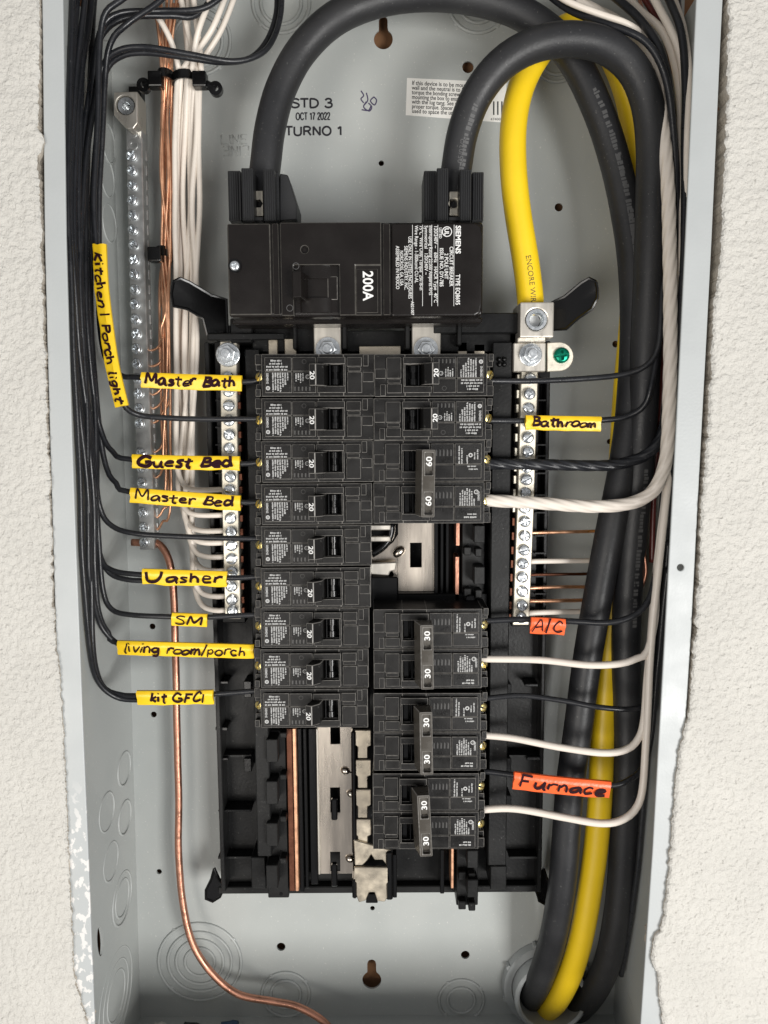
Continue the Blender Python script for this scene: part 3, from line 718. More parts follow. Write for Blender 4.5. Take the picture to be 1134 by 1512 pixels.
# toggle
m = MB(); prof = []
a = R(432, 410, 500, 440, YM)
m.pbox(433, 388, 499, 412, YM+.002, YM+.0075); m.pbox(433, 436, 499, 463, YM+.0015, YM+.0075)
m.build('toggle_guard', MAINP, mbk, bevel=.0008, seg=2)
for ya, yb_, bulge in ((390, 411, .0042), (440, 461, .0048)):
    g_ = MB(); xa, xb_ = P(436, ya, YM).x, P(497, ya, YM).x; za, zb2 = P(466, ya, YM).z, P(466, yb_, YM).z; v_ = []
    for i in range(9):
        t_ = i/8; v_ += [(xa+(xb_-xa)*t_, YM+.004-bulge*math.sin(PI*t_)**.6, za), (xa+(xb_-xa)*t_, YM+.004-bulge*math.sin(PI*t_)**.6, zb2)]
    n_ = len(v_); v_ += [(a, YM+.006, c_) for a, b, c_ in v_]
    f_ = [(2*i, 2*i+2, 2*i+3, 2*i+1) for i in range(8)]+[(2*i, n_+2*i, n_+2*i+2, 2*i+2) for i in range(8)]+[(2*i+1, 2*i+3, n_+2*i+3, n_+2*i+1) for i in range(8)]+[(0, 1, n_+1, n_), (16, n_+16, n_+17, 17)]
    g_.add(v_, f_); g_.build('toggle_guard', MAINP, mbk, 'auto')
m = MB(); z0, z1 = a[2], a[3]; x0 = P(432, 425, YM-.008).x; x1 = P(446, 425, YM-.008).x; x2 = P(458, 425, YM+.005).x; xb = P(437, 425, YM+.008).x
pr = [(x0, YM-.0105), (x1, YM-.0125), (x2, YM+.007), (xb, YM+.007)]
m.add([(x, y, z) for z in (z0-.0016, z1+.0016) for x, y in pr], [(0, 1, 2, 3), (7, 6, 5, 4), (0, 4, 5, 1), (1, 5, 6, 2), (2, 6, 7, 3), (3, 7, 4, 0)])
m.build('toggle', MAINP, mbk, bevel=.0008, seg=2)
m = MB(); e0, e1 = P(459, 425, YM+.003).x, P(499, 425, YM+.003).x
m.box(e0, e0+(e1-e0)*.55, YM+.0028, YM+.0076, z0-.001, z1+.001); m.box(e0+(e1-e0)*.62, e1, YM+.0012, YM+.0076, z0-.001, z1+.001)
m.build('toggle_slide', MAINP, mbk, bevel=.0005, worn=True)
m = MB()
for x, y in ((437, 393), (428, 455)):
    c = P(x, y, YM-.0008); ring_quads(m, c+Vector((0, -.0004, 0)), .0016, .0019, (1, 0, 0), (0, 0, 1))
m.build('moulding_mark', GPRINT, mbk)
# screw
def screw_mesh(name, r, m_, kind='combo', h=.0022, n=18):
    """round screw head facing -Y at the origin with its drive recess"""
    mb_ = MB(); rings = [(r, .0004), (r, -h*.5), (r*.93, -h*.74), (r*.8, -h*.9), (r*.5, -h)]
    mb_.v = [Vector((a*math.cos(2*PI*i/n), y, a*math.sin(2*PI*i/n))) for a, y in rings for i in range(n)]
    mb_.f = [[j*n+i, j*n+(i+1) % n, (j+1)*n+(i+1) % n, (j+1)*n+i] for j in range(4) for i in range(n)]+[list(range(n)), [4*n+i for i in range(n)]]
    o = bpy.data.objects.new(name, mb_.mesh(name, m_, True)); scene.collection.objects.link(o)
    c = MB(); w_ = r*.19
    if kind in ('combo', 'cross'): 
        l = r*(.55 if kind == 'cross' else .6)
        c.prism([(-w_, -l), (w_, -l), (w_, -w_), (l, -w_), (l, w_), (w_, w_), (w_, l), (-w_, l), (-w_, w_), (-l, w_), (-l, -w_), (-w_, -w_)], -h*1.4, -h*.22)
        boolean(o, c); c = MB()
    if kind in ('slot',): c.box(-w_*1.1, w_*1.1, -h*1.4, -h*.2, -r*1.2, r*1.2)
    if kind == 'combo': c.box(-w_*.85, w_*.85, -h*1.4, -h*.4, -r*1.2, r*1.2)
    if c.v: boolean(o, c)
    me = o.data; bpy.data.objects.remove(o)
    bm = bmesh.new(); bm.from_mesh(me)
    for f in bm.faces: f.smooth = True
    for e in bm.edges:
        if len(e.link_faces) == 2 and e.calc_face_angle(0) > math.radians(32): e.smooth = False
    bm.to_mesh(me); bm.free(); return me
def _b(x0, x1, y0, y1, z0, z1):
    t = MB().box(x0, x1, y0, y1, z0, z1); return t.v, t.f
SC_N = [screw_mesh('terminal_screw', .0037, ZINC, 'combo', .0026), screw_mesh('terminal_screw', .0037, ZINC, 'slot', .0024)]
SC_G = screw_mesh('terminal_screw', .0033, ZINC, 'combo', .0026)
SC_M = screw_mesh('cover_screw', .0028, ZINC, 'cross', .002)
SJ = random.Random(21)
def put_screw(me, parent, p, rot): 
    o = obj(me.name, me, parent); o.location = o.location+Vector(p)+Vector((0, SJ.uniform(-.0009, .0004), 0)); o.rotation_euler = (SJ.uniform(-.07, .07), rot, SJ.uniform(-.07, .07)); return o
c = P(347, 393, YM); m = MB(); m.lathe((c.x, c.z), [(.0030, YM-.0002), (.0030, YM-.0009), (.0037, YM-.0009), (.0037, YM-.0002)], 24); m.build('screw_well', BLK, mbk, 'auto')
put_screw(SC_M, mbk, (c.x, YM+.0004, c.z), .5)
# print
YP = YM-.0004-.00015
m = MB(); RT, UP = (0, 0, -1), (1, 0, 0); k = S(640, 397, YM)
def mline(s, x, y0, y1, h, bold=.0):
    put_text(m, s, h*k*1.4, (P(x, y0, YP).x, YP, P(x, y0, YP).z), RT, UP, fit=(y1-y0)*k, bold=bold)
mline('SIEMENS', 673, 333, 373, 7.5, .03); mline('TYPE EQ8695', 673, 405, 449, 6.5, .015)
mline('CIRCUIT BREAKER', 664, 364, 421, 5.6, .012); mline('2 POLE UNIT', 656.5, 374, 411, 5.6, .012); mline('ISSUE NO. DY-785', 649.5, 366, 421, 5.4, .012)
mline('LISTED', 648.5, 336, 351, 4, .01)
for s, x, y0, y1 in (('120/240V ~   60Hz   HACR Type  40°C', 641, 333, 442), ('Interrupting Rating 22,000 Amperes RMS', 633.5, 333, 432), ('Symmetrical   120/240V ~', 627, 333, 403), ('75°C  Wire Only, Torque  250 lb-in', 619.5, 333, 425), ('Wire Range - 1-300kcmil CU-AL', 612.5, 333, 415), ('USE ONLY IN LISTED ENCLOSURES', 603, 349, 438), ('SIEMENS INDUSTRY, INC.', 597, 363, 426), ('NORCROSS, GA. USA', 590.5, 370, 420), ('ASSEMBLED IN MEXICO', 584.5, 363, 425), ('A221007', 603, 447, 464)):
    if s == 'A221007': 
        k2 = P(584, 452, YP); put_text(m, s, 5*k*1.4, (P(586, 458, YP).x, YP, P(586, 458, YP).z), (0, 0, -1), (1, 0, 0), fit=1e-9+0*k or None) if False else None
        p0 = P(607, 445, YP); put_text(m, s, 4.4*k*1.4, (p0.x, YP, p0.z), RT, UP, fit=20*k, bold=.01)
    else: mline(s, x, y0, y1, 5.2, .004)
c = P(660, 342, YP); ring_quads(m, (c.x, YP, c.z), 6.2*k, 7.4*k, (1, 0, 0), (0, 0, 1), 24); put_text(m, 'UL', 6.5*k*1.4, (P(656.5, 337, YP).x, YP, P(656.5, 337, YP).z), RT, UP, fit=10*k, bold=.03)
for x, y0, y1 in ((670.5, 332, 452), (646.5, 332, 452), (637.5, 332, 452), (623.8, 332, 452), (609, 332, 452)):
    q0, q1 = P(x, y0, YP), P(x, y1, YP); m.add([(q0.x-.25*k, YP, q0.z), (q0.x+.35*k, YP, q0.z), (q0.x+.35*k, YP, q1.z), (q0.x-.25*k, YP, q1.z)], [(0, 3, 2, 1)])
m.build('printed_label', PRINT, mbk)
m = MB(); p0 = P(536, 400, YM-.0011); put_text(m, '200A', 15*k*1.42, (p0.x, YM-.0011, p0.z), RT, UP, fit=43*k, bold=.02); m.build('rating_number', PRINT, mbk)
# lug shrouds
def shroud(x0, x1, y0, y1, xa, xb, nm):
    m = MB()
    for (a0, a1, Y, yt) in ((x0, xa-18, .040, y0+4), (xa-17, xa, .031, y0), (xb, xb+17, .031, y0+2), (xb+18, x1, .040, y0+6)):
        m.pbox(a0, yt, a1, y1, Y, .068)
        n = int((a1-a0)/3.2)
        for i in range(n): m.pbox(a0+1+i*3.2, yt+1, a0+2.7+i*3.2, y1-1, Y-.0006, Y+.0004)
    m.pbox(xa, y1-6, xb, y1, .036, .068)
    m.build('lug_shroud', DARKP, mbk, bevel=.0004)
    MB().pbox(xa+.5, y0+10, xb-.5, y1-7, .052, .066).build('lug_well', BLK, mbk)
    cx = (xa+xb)/2; a = R(xa+1, y1-44, xb-1, y1-7, .042)
    o = MB().box(a[0], a[1], .042, .0515, a[2], a[3]).build('lug', TINW, mbk)
    cz = (a[2]+a[3])/2; boolean(o, MB().cyl(((a[0]+a[1])/2, cz), .0026, .03, .049, 6))
    bv = o.modifiers.new('bevel', 'BEVEL'); bv.width = .001; bv.segments = 2; bv.limit_method = 'ANGLE'
shroud(337, 412, 248, 326, 374, 389, 0); shroud(626, 714, 248, 326, 662, 679, 0)
m = MB(); m.pprism([(413, 256), (425, 258), (438, 300), (438, 324), (413, 326)], .042, .068); m.build('lug_shroud', DARKP, mbk, bevel=.0005)
MB().pbox(342, 470, 712, 478, .036, .060).build('case_foot', MAINP, mbk, bevel=.0008)

# ================================================================== BRANCH BREAKERS
YF = .035; L = .0705; HB = .0124
TERM = screw_mesh('terminal_screw_brass', .0030, BRASS, 'slot', .0018)
def blk(mb_, x0, x1, top, z0, z1, bottom=.012):
    mb_.box(x0/1000, x1/1000, -top/1000, bottom, z0/1000, z1/1000)
def pole_case(mb_, zc, window, hx0, hx1, hz, solid_label=False):
    b = lambda x0, x1, t, z0, z1, bo=.012: blk(mb_, x0, x1, t, zc+z0, zc+z1, bo)
    b(.0, 4.0, -7.5, -12.4, -5.0, .045); b(0, 4.0, -7.5, 3.2, 12.4, .045); b(1.6, 4.0, -9.0, -5.0, 3.2, .045)
    b(0, 4.0, -4.5, 6.2, 12.4); b(0, 3.0, -3.8, -12.4, -8)
    # base slab, cut round the handle well
    b(4.05, hx0, -2.4, -12.4, 12.4, .045); b(hx0, hx1, -2.4, hz, 12.4, .045); b(hx0, hx1, -2.4, -12.4, -hz, .045); b(hx1, 71, -2.4, -12.4, 12.4, .045)
    b(hx0, hx1, -9, -hz, hz, .045)
    # raised pieces
    b(6.2, 22.2, -.5, 2.2, 10.4); b(6.2, 22.2, -.5, -10.4, 1.9)
    b(22.7, 36.5, 0, 2.2, 10.4); b(22.7, min(36.5, hx0-.3), -.3, -10.4, 1.9)
    b(hx0-.4 if hx0 < 37.5 else 37.2, hx1+1.2, .9, hz+.3, 10.4); b(hx0-.4 if hx0 < 37.5 else 37.2, hx1+1.2, .9, -10.4, -hz-.3); b(hx1, hx1+1.2, .7, -hz-.28, hz+.28)
    b(54.8, 63.6, -.6, 5.0, 10.4); b(55.1, 63.8, -.9, -10.4, 1.8); b(55.4, 63.2, -1.6, 2.2, 4.6)
    b(64.4, 67.6, -1.6, 5.2, 12.0); b(64.2, 70.6, -1.9, -4.0, 1.8)
def print_pole(mb_, zc, kind, rnd):
    """tiny white print of a branch breaker"""
    y = .0005-.0001; mm = .001
    def ln(x, z, le, s, rt, up, yy=y): mush(mb_, (x*mm, yy, (zc+z)*mm), rt, up, le*mm, s*mm, rnd)
    H = ((1, 0, 0), (0, 0, 1)); V = ((0, 0, -1), (1, 0, 0))
    if kind == 0:
        for i, (x, le) in enumerate(((9.8, 6), (9.0, 7.5), (7.2, 12.6), (7.2, 12))): ln(x, 7.9-i*1.75, le, 1.15, *H)
        put_text(mb_, 'SIEMENS', .0019, (7.1*mm, y, (zc+1.2)*mm), *V, fit=.0062, bold=.02)
        ring_quads(mb_, (8.0*mm, y, (zc-7.6)*mm), .0006, .00125, *H); ring_quads(mb_, (8.0*mm, y, (zc-7.6)*mm), .00001, .00035, *H, n=8)
        for i in range(7): ln(10.6+i*1.45, 1.4, (11, 10.5, 10, 10.8, 8.4, 7, 4.5)[i], 1.05, *V)
        for i in range(4): ln(24.4+i*1.35, 1.0, (4.4, 3.6, 5.2, 4.6)[i], .9, *V, yy=.0003-.0001)
        ring_quads(mb_, (31.6*mm, .0002, (zc-1.0)*mm), .00095, .0013, *H); put_text(mb_, 'UL', .0014, (30.9*mm, .0002, (zc-.2)*mm), *V, fit=.0014)
    elif kind == 1:
        for x, le in ((8.2, 6), (10.0, 4), (14.4, 5), (17.6, 9), (19.2, 11)): ln(x, 1.6 if x > 11 else -1, le, .95, *V)
        ring_quads(mb_, (12.8*mm, y, (zc-3.5)*mm), .0006, .0013, *H)
        for i in range(2): ln(8.5+i, 4.5-i*1.7, 5, .9, *H)
    else:
        for i in range(7): ln(10+i*1.4, 1.4, (4, 8, 9.5, 10.4, 9, 9.8, 7)[i], 1.0, *V)
        put_text(mb_, 'SIEMENS', .0017, (7.2*mm, y, (zc-1.5)*mm), *V, fit=.0055, bold=.02); ring_quads(mb_, (9.2*mm, y, (zc+.2-7)*mm), .0009, .0014, *H); put_text(mb_, 'UL', .0014, (8.5*mm, y, (zc-6.2)*mm), *V, fit=.0014)
        for i in range(2): ln(9, 8-i*1.8, 7-i*2, 1.1, *H)
def make_single(variant):
    root = bpy.data.objects.new('branch_breaker', None); scene.collection.objects.link(root); root['_local'] = 1; root.empty_display_size = .01
    rnd = random.Random(11+variant)
    c = MB(); pole_case(c, 0, 0, 38.2, 52.8, 6.2); c.build('case', PHEN, root, bevel=.00027, worn=True)
    m = MB(); zc = .0
    pr = [(.0332, -.0085), (.0372, -.0100), (.0418, -.0062), (.0440, .0045), (.0386, .0085)]
    z0, z1 = -.0066, .0060
    m.add([(x, y, z) for z in (z0, z1) for x, y in pr], [(0, 1, 2, 3, 4), (9, 8, 7, 6, 5)]+[(i, 5+i, 5+(i+1) % 5, (i+1) % 5) for i in range(5)])
    t = m.build('toggle', PHEN, root, bevel=.0004, worn=True, seg=1)
    m = MB()
    d = Vector((.0044, 0, -.0015)); fr = Vector(pr[0] + (0,)); a = Vector((.0332, -.0085, 0)); b = Vector((.0372, -.0100, 0)); e = (b-a).normalized()
    put_text(m, '20', .0042, a+e*.0007+Vector((-.00004, -.00012, .0018)), (0, 0, -1), tuple(e), fit=.0048, bold=.02)
    m.build('rating_number', PRINT, root)
    m = MB(); 
    m.tube([Vector((.0478, .0045, z)) for z in (-.0055, -.002, -.0019, .0019, .002, .0055)], [.0030, .0030, .0022, .0022, .0030, .0030], 14)
    m.box(.0445, .0452, .001, .009, -.006, .006); m.build('toggle_barrel', BLK, root, 'auto')
    m = MB(); print_pole(m, 0, 0, rnd); m.build('printed_label', PRINT2, root)
    m = MB(); ring_quads(m, (.0297, -.00012, .0078), .0011, .00135, (1, 0, 0), (0, 0, 1)); 
    for i in range(5): 
        x = .0236+i*.0022; m.add([(x, .00018, -.0068), (x+.0009, .00018, -.0068), (x+.0007, .00018, -.0095), (x, .00018, -.0090)], [(0, 1, 2, 3)])
    m.build('moulding_mark', mat('moulding_mark', (.06, .058, .055), .4) if 'moulding_mark' not in MATS else MATS['moulding_mark'], root)
    s = obj('terminal_screw', TERM, root); s.location = (.0022, .0105, -.0005); s.rotation_euler = (0, .4, -.5)
    return root
def make_double(num):
    root = bpy.data.objects.new('branch_breaker', None); scene.collection.objects.link(root); root['_local'] = 1; root.empty_display_size = .01
    rnd = random.Random(int(num))
    for zc, k in ((-12.7, 1), (12.7, 2)):
        c = MB(); pole_case(c, zc, 0, 38.2, 53.0, 6.0); c.build('case', PHEN, root, bevel=.00027, worn=True)
        m = MB(); print_pole(m, zc, k, rnd); m.build('printed_label', PRINT2, root)
        m = MB(); m.box(.0468, .0478, .001, .009, zc/1000-.006, zc/1000+.006); m.box(.0492, .0525, .004, .009, zc/1000-.006, zc/1000+.006)
        m.box(.037, .0428, -.004, .009, zc/1000-.005, zc/1000+.005); m.build('toggle', BLK, root, bevel=.0003)
        s = obj('terminal_screw', TERM, root); s.location = (.0022, .0105, zc/1000-.0005); s.rotation_euler = (0, .9+k, -.5)
        m = MB()
        for i in range(5):
            x = .0240+i*.0022; m.add([(x, .00018, zc/1000-.003), (x+.001, .00018, zc/1000-.003), (x+.0008, .00018, zc/1000-.0072), (x, .00018, zc/1000-.0062)], [(0, 1, 2, 3)])
        m.build('moulding_mark', MATS['moulding_mark'], root)
    hx0, hx1, yt = .0352, .0427, -.0165; z0, z1 = -.0200, .0192
    TIE = MATS.get('handle_tie_plastic') or mat('handle_tie_plastic', (.062, .055, .045), .3, 0, .06, 900, .2, 150, rvar=.1)
    tb = MB(); pr = [(hx0, yt), (hx1, yt), (hx1+.0034, -.0042), (hx0, -.0042)]
    tb.add([(x, y, z) for z in (z0, z1) for x, y in pr], [(0, 1, 2, 3), (7, 6, 5, 4)]+[(i, 4+i, 4+(i+1) % 4, (i+1) % 4) for i in range(4)])
    t = tb.build('handle_tie', TIE, root)
    ct = MB()
    for a, b in ((z0+.0016, z0+.0148), (z1-.0146, z1-.0014)): ct.box(hx0+.0012, hx1-.0016, yt-.002, yt+.0035, a, b)
    boolean(t, ct); t.data.materials.append(WORN)
    bv = t.modifiers.new('bevel', 'BEVEL'); bv.width = .00042; bv.segments = 1; bv.limit_method = 'ANGLE'; bv.material = 1
    for a in (z0+.0016, z1-.0146):
        pl_ = MB().box(hx0+.0013, hx1-.0017, yt+.0012, yt+.004, a+.0001, a+.0105).build('rating_plate', TIE, root)
        m = MB(); put_text(m, num, .0048, (hx0+.0019, yt+.0011, a+.0082), (0, 0, -1), (1, 0, 0), fit=.0057, bold=.02)
        m.build('rating_number', PRINT, root)
    return root
ZL0, ZL1 = P(460, 521, YF).z, P(460, 1078, YF).z
def lz(i, n=9): return ZL0+(ZL1-ZL0)*(i+.5)/n
protoS = make_single(0)
used = False
WIREN = ['Master Bath', 'Kitchen/Porch light', 'Guest Bed', 'Master Bed', None, 'Washer', 'SM', 'living room/porch', 'kit GFCI']
jr = random.Random(5)
for i in range(9):
    o = protoS if i == 0 else copy_tree(protoS)
    z = lz(i); yy = 521+62*(i+.5)
    o.location = (P(377.5-(i > 5)*1.0, yy, YF+.006).x, YF+jr.uniform(-.0009, .0009), z+jr.uniform(-.00015, .00015))
    o.rotation_euler = (jr.uniform(-.012, .012), jr.uniform(-.004, .004), jr.uniform(-.012, .012))
    lab = '20 amp single pole black breaker fed by the wire taped %s' % WIREN[i] if WIREN[i] else '20 amp single pole black breaker fed by an untaped wire, left column'
    tag(o, lab, 'circuit breaker', 'single pole branch breakers')
def right(o, ytop, ybot, xo, label, group):
    zc = (P(640, ytop, YF).z+P(640, ybot, YF).z)/2
    o.location = (P(xo, (ytop+ybot)/2, YF+.006).x, YF+jr.uniform(-.0005, .0005), zc); o.rotation_euler = (0, PI+jr.uniform(-.004, .004), jr.uniform(-.004, .004))
    tag(o, label, 'circuit breaker', group)
right(copy_tree(protoS), 521, 586, 728, '20 amp single pole black breaker at the top of the right column', 'single pole branch breakers')
right(copy_tree(protoS), 588, 650, 726, '20 amp single pole black breaker fed by the wire taped Bathroom', 'single pole branch breakers')
d60 = make_double('60'); right(d60, 651, 773, 724, '60 amp double pole black breaker fed by thick stranded wires', 'double pole branch breakers')
d30 = make_double('30'); right(d30, 900, 1019, 720, '30 amp double pole black breaker fed by the wire taped A/C', 'double pole branch breakers')
d = copy_tree(d30); right(d, 1023, 1143, 718, '30 amp double pole black breaker wired between the A/C and Furnace breakers', 'double pole branch breakers')
def tilt(o, a):
    c = Vector((.039, 0, 0)); M = Matrix.Rotation(a, 3, 'Y')
    for ch in o.children:
        if ch.name.split('.')[0] in ('handle_tie', 'rating_plate', 'rating_number'): ch.rotation_euler = (0, a, 0); ch.location = c-M@c
tilt(d, -.02); tilt(d60, .012)
d = copy_tree(d30); right(d, 1144, 1259, 715, '30 amp double pole black breaker at the foot of the right column', 'double pole branch breakers')

tilt(d, -.05); tilt(d30, -.012)
# ================================================================== TERMINAL BARS
sr = random.Random(9)
def bar_mesh(th, pts, hw, Y0, Y1, m_, name='bar'):
    m = MB(); a = [P(x, y, Y0) for x, y in pts]; n = len(a)
    v = []
    for p in a: v += [(p.x-hw, Y0, p.z), (p.x+hw, Y0, p.z), (p.x+hw, Y1, p.z), (p.x-hw, Y1, p.z)]
    fs = []
    for i in range(n-1):
        for k in range(4): fs.append((i*4+k, i*4+(k+1) % 4, (i+1)*4+(k+1) % 4, (i+1)*4+k))
    fs += [(0, 1, 2, 3), tuple((n-1)*4+k for k in (3, 2, 1, 0))]
    m.add(v, fs); return m.build(name, m_, th, bevel=.0005)
nb = thing('neutral_bar', 'tinned neutral bar with slotted screws left of the breakers, white wires landed', 'terminal bar', P(340, 900, YT))
YN = .062
bar_mesh(nb, [(337, 504), (338, 600), (340, 750), (344, 914)], .0052, YN, YN+.011, TINW)
for y in (557, 578, 599, 621, 642, 662, 683, 704, 723, 744, 765, 785, 805, 825, 844, 865, 885, 901):
    x = 337+(y-550)*.019; p = P(x+sr.uniform(-.8, .8), y, YN); put_screw(SC_N[sr.random() < .4], nb, (p.x, YN-.0002, p.z), sr.uniform(0, 3.1))
    e = P(x+13.5, y, YN+.004); MB().box(e.x, e.x+.0022, YN+.002, YN+.010, e.z-.0022, e.z+.0022).build('wire_clamp', COPD, nb, bevel=.0003)
c = P(337, 524, YN); m = MB(); m.cyl((c.x, c.z), .0075, YN-.0016, YN-.0001, 28, .0077); m.cyl((c.x, c.z), .0058, YN-.0070, YN-.0016, 6, .0058, .3); m.cyl((c.x, c.z), .0031, YN-.010, YN-.0069, 18); m.build('hex_nut', ZINC, nb, bevel=.0005, seg=2)
MB().pbox(322, 504, 357, 920, YN+.0112, YT-.0005).build('bar_base', TRAYP, nb, bevel=.0006)
nr = thing('neutral_bar', 'tinned neutral bar with large lug and green bonding screw, right of the breakers', 'terminal bar', P(775, 900, YT))
bar_mesh(nr, [(782, 548), (780, 620), (776, 750), (769, 923)], .0053, YN, YN+.011, TINW)
for y in (559, 582, 603, 624, 646, 667, 690, 708, 728, 750, 770, 791, 812, 832, 852, 873, 893, 911):
    x = 782-(y-560)*.0355; p = P(x+sr.uniform(-.8, .8), y, YN); put_screw(SC_N[sr.random() < .4], nr, (p.x, YN-.0002, p.z), sr.uniform(0, 3.1))
    e = P(x-15, y, YN+.004); MB().box(e.x-.0018, e.x, YN+.002, YN+.010, e.z-.0026, e.z+.0026).build('wire_clamp', TINW if y < 760 else COPD, nr, bevel=.0003)
MB().pbox(757, 552, 794, 925, YN+.0112, YT-.0005).build('bar_base', TRAYP, nr, bevel=.0006)
a = R(768, 446, 818, 498, .046); lg = MB().box(a[0], a[1], .046, .074, a[2], a[3]).build('lug', TIN, nr)
c = P(792, 472, .046); boolean(lg, MB().cyl((c.x, c.z), .0066, .03, .058, 28))
bv = lg.modifiers.new('bevel', 'BEVEL'); bv.width = .0008; bv.segments = 2; bv.limit_method = 'ANGLE'
m = MB(); m.lathe((c.x, c.z), [(.0040, .058), (.0040, .0465), (.0046, .0456), (.0062, .0456), (.0065, .0475), (.0065, .058)], 28); m.build('lug_screw', ZINC, nr, 'auto')
m = MB(); m.cyl((c.x, c.z), .0041, .0535, .0585, 6); m.build('lug_screw', ALU, nr)
m = MB(); m.pbox(758, 506, 806, 549, .054, .0595); m.pbox(764, 498, 806, 505.5, .0535, .066); m.build('lug_plate', TIN, nr, bevel=.0006)
c = P(783, 524, .054); m = MB(); m.cyl((c.x, c.z), .0070, .0523, .0539, 28, .0072); m.cyl((c.x, c.z), .0055, .0475, .0524, 6, .0055, .25); m.cyl((c.x, c.z), .0030, .0445, .0476, 18); m.build('hex_nut', ZINC, nr, bevel=.0005, seg=2)
pts = [(808, 506), (826, 505)]+[(826+21*math.cos(math.radians(a)), 526.5+21.5*math.sin(math.radians(a))) for a in range(-80, 81, 16)]+[(826, 548), (808, 549)]
m = MB(); m.pprism(pts, .0565, .0585); m.build('bonding_strap', TINW, nr, bevel=.0004)
gs = screw_mesh('bonding_screw', .0049, GRN, 'combo', .0035); c = P(829, 525, .0565); put_screw(gs, nr, (c.x, .0567, c.z), 1.45)
# grounding bar on the back sheet at the left
gb = thing('ground_bar', 'long aluminium grounding bar with zinc screws on the left of the box', 'terminal bar', P(200, 500, YB))
GX = [(180, 195.5), (215, 196.5), (300, 198), (450, 202), (536, 205), (620, 208.5), (704, 212), (812, 215.5)]
YG = .086
bar_mesh(gb, [(interp(GX, y)+2, y) for y in (186, 300, 450, 600, 704, 812)], .0050, YG, YG+.012, ALU)
bar_mesh(gb, [(interp(GX, y)+13, y) for y in (150, 300, 450, 600, 704, 805)], .0022, YG+.0095, YG+.0135, ALU, 'bar_rail')
for i, y in enumerate([231+21.9*k for k in range(27)]):
    x = interp(GX, y)-1.5; p = P(x, y, YG)
    if i in (19,):
        m = MB(); m.cyl((p.x, p.z), .0036, YG-.0002, YG+.001, 18); m.build('bare_hole', ALU, gb)
    elif i != 27: put_screw(SC_G, gb, (p.x, YG-.0002, p.z), sr.uniform(0, 3.1))
    e = P(x+17, y, YG+.009); MB().box(e.x-.0008, e.x+.0024, YG+.0075, YG+.0096, e.z-.0032, e.z+.0032).build('wire_clamp', ALU, gb, bevel=.0004)
for y in (196, 214):
    p = P(interp(GX, y), y, YG); m = MB(); m.lathe((p.x, p.z), [(.0015, YG+.0003), (.0015, YG-.0006), (.003, YG-.0006), (.003, YG+.0003)], 20); m.build('bar_eyelet', ALU, gb, 'auto')
lg = MB(); lg.pprism([(168, 136), (203, 135), (203, 182), (197, 190), (188, 190), (168, 170)], .076, .094); lg = lg.build('lug', TIN, gb)
c = P(185, 155, .076); boolean(lg, MB().cyl((c.x, c.z), .0058, .06, .088, 28))
bv = lg.modifiers.new('bevel', 'BEVEL'); bv.width = .0006; bv.segments = 2; bv.limit_method = 'ANGLE'
m = MB(); m.lathe((c.x, c.z), [(.0026, .088), (.0026, .0775), (.0050, .0770), (.0056, .079), (.0056, .088)], 28); m.build('lug_screw', ZINC, gb, 'auto')
m = MB(); m.cyl((c.x, c.z), .0027, .083, .0885, 6); m.build('lug_screw', ALU, gb)
for y in (150, 260, 500, 795):
    p = P(interp(GX, y)+10, y, YB); MB().box(p.x-.004, p.x+.004, YG+.0137, YB-.0002, p.z-.006, p.z+.006).build('standoff', TRAYP, gb)

# ================================================================== WIRES
def wire(name, label, cat, group, pts, dia, m_, ridge=None, tape=None, n=12, smooth=.003):
    pts = [keep_inside(x, y, d_, dia) for x, y, d_ in pts]
    for _ in range(6):
        for i in range(1, len(pts)-1):
            x, y, d_ = pts[i]; pts[i] = (x, y, min(d_, (pts[i-1][2]+pts[i+1][2])/2+1.5))
    path = spline(PP(pts), smooth)
    wob = random.Random(sum(map(ord, label)) % 1000 + int(pts[0][0]*7+pts[-1][1]))
    o1 = wob.uniform(0, 50)
    path = [p+Vector((noise.noise(Vector((o1, p.z*22, p.x*22))), noise.noise(Vector((p.x*22, o1, p.z*22))), noise.noise(Vector((p.z*22, p.x*22, o1)))))*.0008 for p in path]
    m = MB(); m.tube(path, dia/2000, n, ridge=ridge)
    o = m.build(name, m_, None, True); tag(o, label, cat, group)
    if tape: make_tape(o, *tape)
    return o, path
